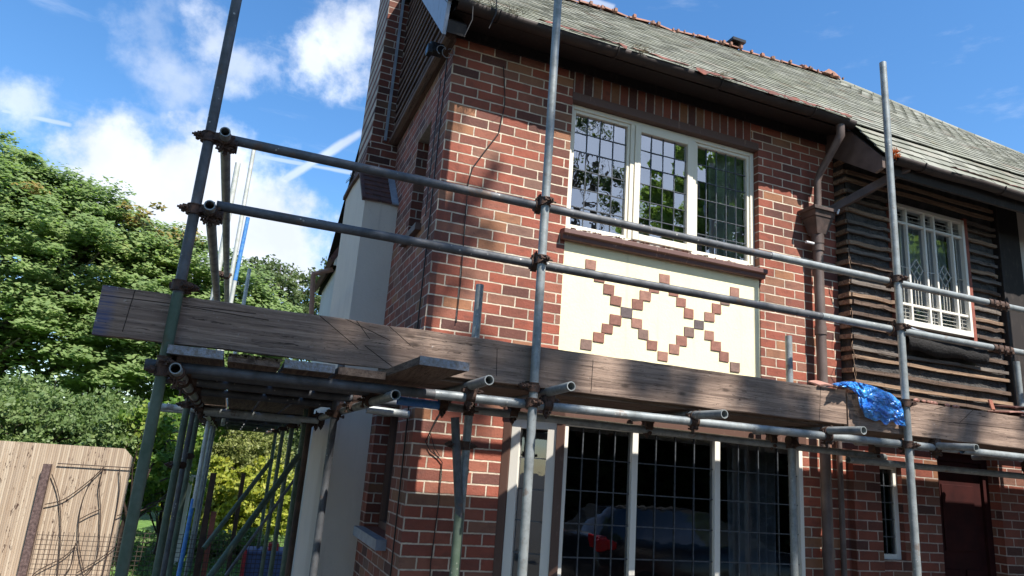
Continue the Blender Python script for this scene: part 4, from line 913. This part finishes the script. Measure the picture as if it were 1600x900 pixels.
# deck boards (rest on the transoms)
BD = ['first from the corner pole, with worn grey end band', 'second from the corner pole, end crusted with mud', 'third from the corner pole, grey and yellow end band', 'fourth from the corner pole, bare dark split end']
xs = [-.312, -.066, .178, .424]
for k, x in enumerate(xs):
    z = 1.972+jit(.003); b = plank('scaffold_board', x, x+.226, -1.035-[.02, .0, .01, -.01][k], 2.86, z, z+.036, 'board_y', None, 30, 1, .003, k)
    tag(b, 'scaffold board, '+BD[k], 'board', 'platform boards along the gable side')
    if k in (0, 2):
        e = MB(); y = -1.058 if k == 0 else -1.048; e.box(x-.001, x+.227, y-.003, y+.03, z-.001, z+.0372); e.build('end_band', 'wood_end', b)
    elif k == 1:
        e = MB()
        for i in range(60): ex = x+random.random()*.22; s = random.uniform(.003, .009); e.box(ex, ex+s*1.6, -1.042, -1.03, z+.03+jit(.008), z+.03+s)
        e.build('dried_mud', plain('dried mud', (.16, .12, .06), .9, (.09, .06, .03), 30, .5), b)
    for j, (y0, y1) in enumerate(((2.90, 6.6), (6.62, 11.0))):
        b = plank('scaffold_board', x+jit(.006), x+.226+jit(.006), y0, y1, 1.972, 2.008, 'board_y', None, 16, 1, .003, k+20+j)
        tag(b, 'platform board '+['midway along', 'at the far end of'][j]+' the side scaffold, '+['leftmost', 'second from left', 'third from left', 'rightmost'][k]+' of four', 'board', 'platform boards along the gable side')
yy = [(-.915, -.690), (-.675, -.455)]
for k, (a, b_) in enumerate(yy):
    for j, (x0, x1) in enumerate(((.66, 4.5), (4.53, 8.2))):
        z = 2.008; b = plank('scaffold_board', x0+(.02*k), x1, a, b_, z-.0, z+.036, 'board_x', None, 40, 0, .003, k*3+j+40)
        tag(b, ['outer', 'inner'][k]+' platform board above the '+['bay window', 'porch door'][j]+', '+['just behind the toe board', 'nearest the wall'][k], 'board', 'platform boards along the house front')
b = plank('scaffold_board', 4.25, 8.2, -.43, -.21, 2.008, 2.044, 'board_x', None, 40, 0, .003, 77); tag(b, 'third platform board in front of the porch, tucked against the lath clad bay', 'board', 'platform boards along the house front')
# loose skewed board end
A = at(657, 556, -1.34); B = at(733, 573, -1.34); C = at(600, 592, -1.0); D = C+Vector((.225, 0, .0)); A.z, B.z = A.z, A.z-.004; C.z = D.z = 2.022
back = (C-A)*2.2; q = MB(); dn = Vector((0, 0, -.038)); P4 = [A, B, B+Vector((back.x*1, back.y, back.z)), A+back]
q.add([*P4, *[p+dn for p in P4]], [(0, 1, 2, 3), (7, 6, 5, 4), (0, 4, 5, 1), (1, 5, 6, 2), (2, 6, 7, 3), (3, 7, 4, 0)])
LB = q.build('scaffold_board', 'board_y', None, bevel=.003); tag(LB, 'short skewed board whose metal banded end sticks out highest beyond the toe board', 'board')
q = MB(); n_ = Vector((0, -1, 0)); q.add([A+n_*.002+Vector((-.001, 0, .001)), B+n_*.002+Vector((.001, 0, .001)), B+n_*.002+dn+Vector((.001, 0, -.001)), A+n_*.002+dn+Vector((-.001, 0, -.001)), A+Vector((0, .03, .0015)), B+Vector((0, .03, .0015))], [(0, 3, 2, 1), (0, 1, 5, 4)]); q.build('end_band', 'wood_end', LB)
# ------------------------------------------------------------------ loose things on the platform
bag = MB(); top = [(1304, 601), (1318, 597), (1332, 596), (1350, 599), (1372, 606), (1392, 615), (1407, 627)]; bot = [(1310, 604), (1326, 606), (1340, 619), (1350, 651), (1373, 659), (1396, 662), (1417, 667)]
V = []; NU, NV = 60, 22
def sample(L, u):
    t_ = u*(len(L)-1); i = min(int(t_), len(L)-2); f = t_-i; return L[i][0]+(L[i+1][0]-L[i][0])*f, L[i][1]+(L[i+1][1]-L[i][1])*f
for i in range(NU+1):
    for j in range(NV+1):
        u, v = i/NU, j/NV; a = sample(top, u); b = sample(bot, u); x = a[0]+(b[0]-a[0])*v+(2.2*noise.noise(Vector((u*9, v*4, 2))) if 0 < v else 0); y = a[1]+(b[1]-a[1])*v+(5*noise.noise(Vector((u*14, 9, 0))) if v > .9 else 0)
        fold = .045*abs(noise.noise(Vector((u*7+v*2, v*2.2, 0))))+.03*abs(noise.noise(Vector((u*13-v*5, v*4, 4))))
        p = at(x, y, -.99-fold-.03*math.sin(math.pi*v)*(1-u*.5)); p.z += .006*noise.noise(Vector((u*9, v*5, 8)))
        V.append(p)
bag.add(V, [(i*(NV+1)+j, (i+1)*(NV+1)+j, (i+1)*(NV+1)+j+1, i*(NV+1)+j+1) for i in range(NU) for j in range(NV)], True)
bb = V[::NV+1]; K = [(p.x, p.y+.045, p.z+.004) for p in bb]+[(p.x, p.y+.12, p.z-.02) for p in bb]
n = len(bb); bag.add([*bb, *K], [(i, i+1, n+i+1, n+i) for i in range(n-1)]+[(n+i, n+i+1, 2*n+i+1, 2*n+i) for i in range(n-1)], False)
BAGO = tag(bag.build('plastic_sheet', 'blue_bag'), 'crumpled bright blue plastic sheet draped over the toe board beside the right pole', 'plastic sheet')
q = MB(); p = at(1333, 604, -.985)
q.add([p+Vector((a_, -.01*k, b_)) for k, (a_, b_) in enumerate(((-.03, 0), (.03, -.012), (.05, .004), (-.01, .012)))], [(0, 1, 2, 3)])
o = q.build('plastic_scrap', 'pink_bag'); so = o.modifiers.new('s', 'SOLIDIFY'); so.thickness = .004; tag(o, 'tiny bright pink plastic scrap tucked at the edge of the blue sheet', 'scrap')
def rtile(px, py, Y, sx, sz, tilt, label, m_='terracotta', yaw=0):
    p = at(px, py, Y); q = MB(); t_ = .012; n = 6
    c, s = math.cos(tilt), math.sin(tilt); V = []
    for i in range(n+1):
        for j in range(2):
            x = (i/n-.5)*sx; z = (j-.5)*sz; bow = .012*math.sin(math.pi*i/n)
            V.append((p.x+x*math.cos(yaw), p.y+z*s+x*math.sin(yaw)-bow*c, p.z+z*c+bow*s))
    q.add(V, [(i*2, i*2+2, i*2+3, i*2+1) for i in range(n)]); o = q.build('roof_tile', m_); so = o.modifiers.new('s', 'SOLIDIFY'); so.thickness = t_; so.offset = -1
    b = o.modifiers.new('b', 'BEVEL'); b.width = .002
    return tag(o, label, 'tile')
M['pink_tile'] = plain('pinkish clay tile', (.42, .22, .17), .8, (.28, .14, .11), 20, .4)
rtile(1286, 600, -.94, .155, .10, 1.25, 'pinkish clay tile lying on the toe board just left of the blue sheet', 'pink_tile')
rtile(1550, 633, -.90, .085, .075, .25, 'small broken red tile standing upright on the right part of the toe board', 'terracotta', .4)
for k, (px, py, sx, ti, lb) in enumerate(((1588, 637, .26, 1.45, 'maroon roof tile at the top of the little pile by the right edge'), (1580, 645, .27, 1.5, 'pinkish roof tile lower in the pile by the right edge'), (1600, 651, .3, 1.52, 'dark tile at the bottom of the pile by the right edge'))):
    rtile(px, py, -.9, sx, .16, ti, lb, ['dark_tile', 'pink_tile', 'dark_tile'][k])
for k in range(9):
    px = random.uniform(1430, 1545); o = rtile(px, 612+(px-1430)*.165+13, -.945, random.uniform(.02, .05), .02, 1.2, '', 'pink_tile')
    tag(o, 'small chip of broken clay scattered along the toe board top right of the pole', 'chip', 'clay chips on the toe board')
p = at(1398, 241, -.69); q = MB()
for k in range(90):
    d = Vector((random.gauss(0, 1), random.gauss(0, 1), random.gauss(0, 1))).normalized(); c = p+d*.012; q.path([c, c+d*.014+Vector((jit(.008),)*3), c+d*random.uniform(.02, .036)+Vector((jit(.012), 0, jit(.012)))], .003, 4)
tag(q.build('plant_tuft', 'orange'), 'small orange tuft of dead plant hanging from the right gutter beside the pole', 'plant')

# ------------------------------------------------------------------ foliage
def rand_unit(n):
    v = rng.normal(size=(n, 3)); return v/np.linalg.norm(v, axis=1)[:, None]
def leafmesh(name, C_, size, m_, parent=None, up=.6, long=1.35):
    n = len(C_); nrm = rand_unit(n)*(1-up)+np.array([0, 0, up]); nrm += np.array([.08, -.3, 0]); nrm /= np.linalg.norm(nrm, axis=1)[:, None]
    t_ = np.cross(nrm, rand_unit(n)); t_ /= np.linalg.norm(t_, axis=1)[:, None]; b = np.cross(nrm, t_)
    s = size*rng.uniform(.6, 1.3, n)[:, None]; hl = t_*s*long/2; hw = b*s/2
    V = np.empty((n, 4, 3)); V[:, 0] = C_-hl; V[:, 1] = C_+hw*.8-nrm*s*.12; V[:, 2] = C_+hl; V[:, 3] = C_-hw*.8-nrm*s*.12
    me = bpy.data.meshes.new(name); me.vertices.add(n*4); me.vertices.foreach_set('co', V.reshape(-1))
    me.loops.add(n*4); me.loops.foreach_set('vertex_index', np.arange(n*4, dtype=np.int32))
    me.polygons.add(n); me.polygons.foreach_set('loop_start', np.arange(0, n*4, 4, dtype=np.int32)); me.polygons.foreach_set('loop_total', np.full(n, 4, dtype=np.int32))
    me.materials.append(M[m_]); me.update(); me.validate()
    o = bpy.data.objects.new(name, me); COL.objects.link(o); o.parent = parent; return o
def clumps(ells, dens, cr, per, flat=.45, shell=.35, rag=.18):
    """ells: (centre, radius). clump centres near the ellipsoid skins, leaves in flattened domes"""
    out = []
    for c, r in ells:
        c = np.array(c); k = max(6, int(dens*r*r*6))
        u = rand_unit(k); rr = r*(1-shell*rng.random(k)**1.5+rag*(rng.random(k)-.4))
        cc = c+u*rr[:, None]*np.array([1, 1, .85])
        m = per; loc = rand_unit(k*m)*(rng.random(k*m)**.45)[:, None]*cr*np.array([1, 1, flat])
        loc[:, 2] = np.where(loc[:, 2] < 0, loc[:, 2]*.45, loc[:, 2])
        sc = rng.uniform(.6, 1.35, k).repeat(m)[:, None]
        out.append(cc.repeat(m, axis=0)+loc*sc)
    return np.concatenate(out)
def branches(base, ells, r0, seed=0, n=22):
    q = MB(); random.seed(seed); base = Vector(base); top = Vector(ells[0][0])
    mid = base.lerp(top, .55)+Vector((jit(.3), jit(.3), 0))
    q.path([base, base.lerp(mid, .5)+Vector((jit(.1), jit(.1), 0)), mid, top], r0, 10, rs=[r0*1.25, r0, r0*.7, r0*.2])
    for i in range(n):
        c, r = ells[i % len(ells)]; tgt = Vector(c)+Vector((random.gauss(0, 1), random.gauss(0, 1), random.gauss(0, .7))).normalized()*r*.92
        s = base.lerp(mid, .6) if i % 3 == 0 else mid.lerp(top, random.random()*.7); m_ = s.lerp(tgt, .5)+Vector((jit(.3), jit(.3), .25*r))
        q.path([s, s.lerp(m_, .5)+Vector((0, 0, .1)), m_, tgt], r0*.3, 5, rs=[r0*.4, r0*.3, r0*.18, r0*.04])
    return q
def tree(name, label, cat, ells, m_, dens, cr, per, leaf, base=None, r0=.25, group=None, seed=0, flat=.45, fill=.25, up=.6, parts=('crown', 'trunk'), bark='bark', rag=.18, nb=22):
    global rng; rng = np.random.default_rng(100+seed)
    E_ = [(tuple(c), r) for c, r in ells]; b = base or (E_[0][0][0], E_[0][0][1], GZ)
    t_ = thing(name, label, cat, group)
    C_ = clumps(E_, dens, cr, per, flat, rag=rag)
    if fill:
        n = int(len(C_)*fill); idx = rng.integers(0, len(E_), n); rr = np.array([e[1] for e in E_])[idx]; cc = np.array([e[0] for e in E_])[idx]
        C_ = np.concatenate([C_, cc+rand_unit(n)*(rr*rng.random(n)**.5*.85)[:, None]])
    C_ = C_[C_[:, 2] > GZ+.02]
    leafmesh(parts[0], C_, leaf, m_, t_, up); branches(b, E_, r0, seed, nb).build(parts[1], bark, t_); return t_
A_ = lambda px, py, Y, r: (at(px, py, Y), r)
T1 = tree('sycamore_tree', 'large spreading sycamore at the left edge, some top leaves turning orange', 'tree',
     [A_(40, 440, 15, 3.1), A_(-120, 360, 16, 3.3), A_(120, 400, 15.5, 1.9), A_(205, 440, 15, 1.8), A_(285, 455, 14.5, 1.45), A_(345, 470, 14.5, 1.25), A_(90, 560, 14, 2.5), A_(240, 550, 14, 2.1), A_(330, 560, 14, 1.5), A_(10, 290, 15.5, 1.25), A_(150, 350, 15.5, 1.2), A_(240, 400, 15, 1.1), A_(75, 340, 15.5, 1.4), A_(395, 520, 14.5, 1.2)],
     'leaf_syc', 4.2, .44, 120, .105, base=(-6.5, 15.5, GZ), r0=.35, seed=2, flat=.5, fill=.3, up=.7)
C_ = clumps([A_(235, 345, 14.2, .5), A_(285, 372, 14, .35), A_(200, 340, 14.2, .4), A_(50, 300, 14, .3)], 4, .28, 40, .6); leafmesh('autumn_leaves', C_, .10, 'leaf_autumn', T1, .6)
tree('ash_tree', 'airy dark green tree with sky showing through, behind the left poles', 'tree', [A_(400, 460, 21, 1.5), A_(450, 475, 21, 1.7), A_(500, 470, 21, 1.6), A_(420, 560, 21, 2.4), A_(520, 560, 21, 2.2), A_(550, 430, 22, 1.2)], 'leaf_dark', 3.4, .40, 60, .11, base=(1.5, 21, GZ), r0=.22, seed=5, fill=.08, flat=.7, up=.4, nb=40)
tree('garden_hedge', 'loose pale green hedge leaning over the top of the bamboo fence', 'hedge', [A_(20, 685, 8, .75), A_(110, 690, 8, .75), A_(185, 690, 7.6, .5), A_(-60, 680, 8, .85), A_(50, 655, 8.6, .75), A_(150, 665, 8.6, .7), A_(90, 740, 8.0, 1.0)], 'leaf_mid', 16, .20, 60, .055, base=(-2.6, 8, GZ), r0=.06, seed=8, flat=.7, up=.3, parts=('foliage', 'stem'), bark='twig', fill=.4)
tree('laurel_bush', 'glossy green bush between the bamboo fence and the scaffold poles', 'bush', [A_(232, 670, 7.4, .38), A_(245, 725, 7.4, .42), A_(275, 700, 8.6, .5), A_(290, 770, 9.2, .4), A_(215, 770, 8.2, .4), A_(300, 660, 10, .6)], 'leaf_fresh', 20, .17, 40, .075, seed=9, r0=.05, flat=.7, up=.35, parts=('foliage', 'stem'), bark='twig', fill=.4)
tree('willow_bush', 'rounded pale olive shrub seen under the far end of the platform', 'bush', [A_(372, 715, 14, 1.1), A_(345, 740, 14, .9), A_(400, 740, 14, .9)], 'leaf_olive', 20, .18, 70, .055, seed=10, r0=.05, flat=.8, up=.3, parts=('foliage', 'stem'), bark='twig', fill=.5)
tree('golden_bush', 'bright yellow green bush behind the braces under the platform', 'bush', [A_(390, 795, 12.4, .9), A_(345, 805, 12.4, .85), A_(430, 780, 12.8, .95), A_(330, 760, 12.8, .7), A_(300, 785, 12.6, .65)], 'leaf_yellow', 18, .2, 46, .085, seed=11, r0=.04, flat=.7, up=.3, parts=('foliage', 'stem'), bark='twig', fill=.4)
tree('golden_bush', 'low yellow bush just right of the bamboo fence, behind the green poles', 'bush', [A_(262, 755, 8.6, .34), A_(240, 690, 8.8, .3)], 'leaf_yellow', 22, .17, 40, .07, seed=12, r0=.03, flat=.7, up=.3, parts=('foliage', 'stem'), bark='twig')
tree('conifer', 'dark evergreen in shade behind the right end of the side scaffold', 'tree', [A_(455, 720, 15.5, 1.3), A_(485, 800, 14.5, 1.2), A_(435, 690, 16, 1.0), A_(300, 620, 18, 2.2), A_(440, 620, 18, 2.2)], 'leaf_dark', 9, .26, 60, .08, seed=13, r0=.08, flat=.7, up=.4, fill=.4)
tree('fern', 'low green fern at the foot of the golden bush', 'fern', [A_(350, 862, 8.5, .35), A_(390, 855, 8.7, .32), A_(320, 850, 9, .3)], 'leaf_mid', 40, .16, 40, .06, seed=14, r0=.015, flat=.6, up=.3, parts=('foliage', 'stem'), bark='twig')
# grass blades
n = 14000; gx = rng.uniform(-5, 6, n); gy = rng.uniform(6, 12, n); C_ = np.stack([gx, gy, np.full(n, GZ+.09)+rng.uniform(0, .03, n)], 1)
tag(leafmesh('grass', C_, .045, 'leaf_mid', None, 0.05, 2.2), None, None, kind='stuff')
# thin hanging sprays whose broken shade falls along the toe board
random.seed(5)
SPR = [(Vector((u-.40*-9, -9, v+12.6)), rr) for u, v, rr in [(random.uniform(.4, 6.0), random.uniform(.55, 1.0), random.uniform(.10, .2)) for _ in range(22)]]
# trees behind the camera: they shade the left of the scaffold and show in the window glass
def U(u, Y, v): return Vector((u-.40*Y, Y, v-1.4*Y))
tree('beech_tree', 'tall beech across the drive, out of the picture, shading the corner of the scaffold', 'tree', [(U(-1.95, -9, 1.3), 2.5), (U(-3.4, -9, 2.5), 2.8), (U(-4.5, -9, -.5), 2.6)], 'leaf_syc', 3.0, .42, 60, .12, base=(4.2, -9, GZ), r0=.26, seed=20, fill=.5)
BT = bpy.data.objects['beech_tree']; random.seed(6); leafmesh('spray', clumps(SPR, 60, .10, 14, .6), .075, 'leaf_syc', BT, .6)
random.seed(16)
def refl(px, py, Y, yg=.08): p = at(px, py, 2*yg-Y); return Vector((p.x, Y, p.z))
tree('garden_tree', 'round leafy tree across the road, seen only as a reflection in the upstairs window', 'tree', [(refl(1150, 300, -13), 1.9), (refl(1125, 225, -13), 1.2), (refl(1050, 350, -13), 1.1), (refl(1180, 380, -13), 2.0), (refl(1000, 440, -13), 1.0)], 'leaf_syc', 4, .45, 60, .14, base=(refl(1150, 300, -13).x, -13, GZ), r0=.25, seed=21, fill=.4)
tree('cedar_tree', 'dark drooping cedar across the road, reflected at the left of the upstairs window', 'tree', [(refl(896, 200, -11), .38), (refl(898, 260, -11), .32), (refl(915, 285, -11), .22), (refl(935, 300, -11), .2), (refl(955, 318, -11), .2), (refl(972, 330, -11), .22), (refl(900, 165, -11), .3)], 'leaf_dark', 16, .18, 40, .07, base=(refl(870, 300, -11).x, -11, GZ), r0=.12, seed=22, fill=.2, flat=.9, up=.1)
tree('hedge', 'tall dark hedge along the far side of the drive behind the photographer', 'hedge', [((x, -13.5, z), 1.9) for x in (-3, 0, 3, 6, 9, 12, 15, 18, 21) for z in (1.1, 3.0)], 'leaf_hedge', 5, .5, 70, .20, seed=23, r0=.1, fill=1.2)

tree('sky_block_tree_right', 'broad unseen tree added right of the drive to block sky light', 'tree', [(Vector((15, -5, 6)), 3.6), (Vector((17, -8, 8)), 3.6), (Vector((14, -2, 4)), 2.8)], 'leaf_syc', 1.6, .6, 60, .16, base=(15, -5, GZ), r0=.3, seed=24, fill=.5)  # out-of-view tree added to cut sky fill on the house front
tree('sky_block_tree_left', 'broad unseen tree added left of the drive to block sky light', 'tree', [(Vector((-9, -6, 6)), 3.8), (Vector((-8, -9, 8)), 3.8), (Vector((-9, -3, 4)), 3.0)], 'leaf_syc', 1.6, .6, 60, .16, base=(-9, -6, GZ), r0=.3, seed=25, fill=.5)  # left-hand counterpart, likewise added unseen to hold back sky fill
# ------------------------------------------------------------------ garden fence, mesh, posts
FYY = 5.6; f0, f1 = at(-60, 687, FYY), at(208, 716, FYY); ftop = at(195, 701, FYY)
BF = thing('bamboo_fence', 'tall tan split bamboo fence panel with a clipped top corner and dark stains', 'fence')
q = MB(); q.prism([(-4.6, FYY, GZ), (f1.x, FYY, GZ), (f1.x, FYY, f1.z), (ftop.x, FYY, ftop.z), (-4.6, FYY, ftop.z-.03)], (0, .03, 0)); q.build('panel', 'bamboo', BF)
a = at(75, 725, FYY-.06); b = at(35, 905, FYY-.06); q = MB(); q.box(a.x-.04, a.x+.04, FYY-.10, FYY-.02, GZ, a.z); q.build('post', 'rust_post', BF)
q = MB(); a = at(90, 724, FYY-.03); b = at(205, 731, FYY-.03); q.path([a, b], .006, 6); q.build('tie_wire', 'wire', BF)
CR = thing('thin_strands', 'thin curved brown strands across the right half of the bamboo fence', 'plant')  # thin brown curved lines laid just in front of the panel
def stem(pts, r=.006, Y=FYY-.035, nm='stem'):
    P_ = [at(x, y, Y) for x, y in pts]; q = MB(); n = len(P_); out = []
    for i in range(n-1):
        for t_ in np.linspace(0, 1, 5)[:-1]:
            p0, p1, p2, p3 = P_[max(i-1, 0)], P_[i], P_[i+1], P_[min(i+2, n-1)]
            out.append(.5*((2*p1)+(-p0+p2)*t_+(2*p0-5*p1+4*p2-p3)*t_**2+(-p0+3*p1-3*p2+p3)*t_**3))
    out.append(P_[-1]); q.path(out, r, 6); return q.build(nm, 'twig', CR)
for s_ in ([(81, 741), (92, 775), (95, 830), (90, 900)], [(162, 730), (140, 755), (125, 800), (123, 850), (132, 895)], [(162, 730), (155, 760), (157, 800), (152, 870), (130, 900)], [(70, 788), (100, 780), (135, 755), (163, 730)], [(187, 732), (187, 765), (178, 820), (160, 900)],
           [(125, 811), (140, 803), (156, 796)], [(120, 850), (100, 870), (62, 890), (50, 900)], [(208, 830), (160, 870), (120, 895)], [(210, 795), (190, 803), (183, 806)], [(118, 848), (112, 880), (100, 900)]): stem(s_)
for s_ in ([(222, 765), (232, 740), (240, 722)], [(215, 800), (240, 790), (262, 770)], [(250, 752), (262, 747)]): stem(s_, .012, 7.0)
def mesh_panel(name, label, x0, x1, Y, z1, m_='wire'):
    q = MB(); r = .0028
    for x in np.arange(x0, x1, .05): q.add(*(lambda a, b: ([(a-r, Y-r, GZ), (a+r, Y-r, GZ), (a+r, Y-r, b), (a-r, Y-r, b), (a-r, Y+r, GZ), (a+r, Y+r, GZ), (a+r, Y+r, b), (a-r, Y+r, b)], [(0, 1, 2, 3), (1, 5, 6, 2), (5, 4, 7, 6), (4, 0, 3, 7)]))(x+jit(.002), z1))
    for z in np.arange(GZ+.02, z1+.01, .05): q.box(x0, x1, Y-r*2.4, Y-r*1.05, z-r, z+r)
    t_ = tag(q.build(name, m_), label, 'fence'); return t_
xa, xb = at(55, 850, 5.0), at(205, 850, 5.0); mesh_panel('mesh_fence', 'low rusty wire mesh in front of the bamboo fence', xa.x, xb.x, 5.0, at(120, 832, 5.0).z)
xc = at(455, 850, 5.0); mesh_panel('mesh_fence', 'low dark wire mesh seen between the scaffold poles', xb.x+.02, xc.x, 5.05, at(330, 838, 5.05).z)
for (px, py, Y, w_, lb, cap) in ((334, 739, 5.2, .07, 'brown wooden post standing beside the blue and white poles under the platform', 0), (381, 739, 5.3, .05, 'thin dark post with a red foot in the middle below the platform', 1)):
    p = at(px, py, Y); q = MB(); q.box(p.x-w_/2, p.x+w_/2, Y-.03, Y+.03, GZ, p.z); o = q.build('fence_post', 'post_wood', None, bevel=.005); tag(o, lb, 'post')
    if cap: q = MB(); q.box(p.x-w_/2-.004, p.x+w_/2+.004, Y-.034, Y+.034, GZ, GZ+.22); q.build('red_foot', 'crate_red', o)
q = MB(); p = at(331, 820, 5.15); q.box(p.x-.03, p.x+.03, 5.12, 5.18, GZ+.3, p.z+.15); tag(q.build('fence_post', 'red_timber'), 'short red brown stub post behind the brown post', 'post')
pc = at(366, 842, 5.9); q = MB(); P0 = at(385, 868, 6.2); P1 = at(450, 868, 6.2)
q.prism([(P0.x, 6.2, GZ+.02), (P1.x, 6.2, GZ+.02), (P1.x+.02, 6.2, P0.z+.03), (P0.x-.02, 6.2, P0.z+.03)], (0, .5, 0)); CT = q.build('storage_crate', 'crate_blue', None, bevel=.01); tag(CT, 'blue plastic garden crate with red trim behind the wire mesh', 'crate')
q = MB(); q.box(P0.x-.03, P1.x+.03, 6.17, 6.73, P0.z+.03, P0.z+.06)
q.build('rim', 'crate_blue', CT); q = MB(); p = at(428, 858, 6.3); q.box(p.x-.07, p.x+.06, 6.3, 6.5, P0.z+.06, P0.z+.15); q.box(P0.x-.05, P0.x-.0, 6.16, 6.2, GZ+.02, P0.z+.08); q.build('red_trim', 'crate_red', CT)
# white garden post / pipe seen between the poles
p = at(297, 745, 8.0); p2 = at(288, 800, 8.0); q = MB(); q.box(p.x-.07, p.x+.05, 7.9, 8.02, GZ, p.z); q.box(p.x-.09, p.x+.10, 7.88, 8.04, p.z, p.z+.03); tag(q.build('garden_post', 'white_upvc'), 'weathered white garden post behind the leftmost green poles', 'post')
# ------------------------------------------------------------------ parked car behind the photographer (shows in the bay glass)
CRB = thing('parked_car', 'dark hatchback with red tail lamps, mirrored in the glass of the bay window', 'car')
def car(ox, oy):
    secs = [(0, .55, .95, .62), (.05, .35, 1.0, .78), (.45, .28, 1.05, .84), (1.0, .25, 1.0, .86), (3.0, .25, .95, .86), (3.7, .28, .85, .82), (4.1, .35, .7, .70)]
    q = MB(); V = []
    for x, z0, z1, hw in secs:
        V += [(ox+x, oy-hw, GZ+z0), (ox+x, oy-hw, GZ+z0+(z1-z0)*.6), (ox+x, oy-hw*.9, GZ+z1), (ox+x, oy+hw*.9, GZ+z1), (ox+x, oy+hw, GZ+z0+(z1-z0)*.6), (ox+x, oy+hw, GZ+z0)]
    n = len(secs); q.add(V, [(i*6+k, i*6+(k+1) % 6, (i+1)*6+(k+1) % 6, (i+1)*6+k) for i in range(n-1) for k in range(6)]+[tuple(range(6))[::-1], tuple(range((n-1)*6, n*6))], True)
    q.build('body', 'car_paint', CRB, bevel=.03)
    def cab(zs, m_, nm, sh):
        q = MB(); V = []
        for x, z, hw in zs: V += [(ox+x, oy-hw, GZ+z), (ox+x, oy+hw, GZ+z)]
        q.add(V, sh, True); return q
    zs = [(.12, 1.0, .78), (.55, 1.40, .60), (2.1, 1.42, .60), (3.0, .95, .76)]
    q = cab(zs, '', '', [(2, 3, 5, 4)]); q.build('roof', 'car_paint', CRB)
    q = cab(zs, '', '', [(0, 1, 3, 2), (4, 5, 7, 6), (0, 2, 4, 6), (1, 7, 5, 3)]); q.build('window', 'car_glass', CRB)
    for s_ in (-1, 1):
        q = MB(); q.box(ox+.0, ox+.16, oy+s_*.66-.13, oy+s_*.66+.13, GZ+.86, GZ+1.02); q.box(ox-.02, ox+.30, oy+s_*.79-.05, oy+s_*.79+.05, GZ+.86, GZ+1.0); q.build('tail_lamp', 'red_lamp', CRB, bevel=.02)
        for x in (.75, 3.3):
            q = MB(); q.tube((ox+x, oy+s_*.72, GZ+.31), (ox+x, oy+s_*.88, GZ+.31), .31, 28); wo_ = q.build('wheel', 'rubber', CRB, bevel=.02)
            q = MB(); q.tube((ox+x, oy+s_*.88, GZ+.31), (ox+x, oy+s_*.89, GZ+.31), .20, 10); q.build('rim', 'alloy', wo_)
lampp = refl(955, 862, -4.9, -.245)
car(lampp.x-.1, lampp.y-.95)

# ------------------------------------------------------------------ put every Empty at the base of its thing
bpy.context.view_layer.update()
for o in list(COL.objects):
    if o.type == 'EMPTY' and o.parent is None:
        pts = [c.matrix_world @ Vector(v) for c in o.children if c.type == 'MESH' for v in c.bound_box]
        if not pts: continue
        L = Vector((sum(p.x for p in pts)/len(pts), sum(p.y for p in pts)/len(pts), min(p.z for p in pts)))
        o.location = L
        for c in o.children: c.location = c.location-L
S.render.engine = 'CYCLES'
S.cycles.max_bounces = 8; S.cycles.transparent_max_bounces = 12
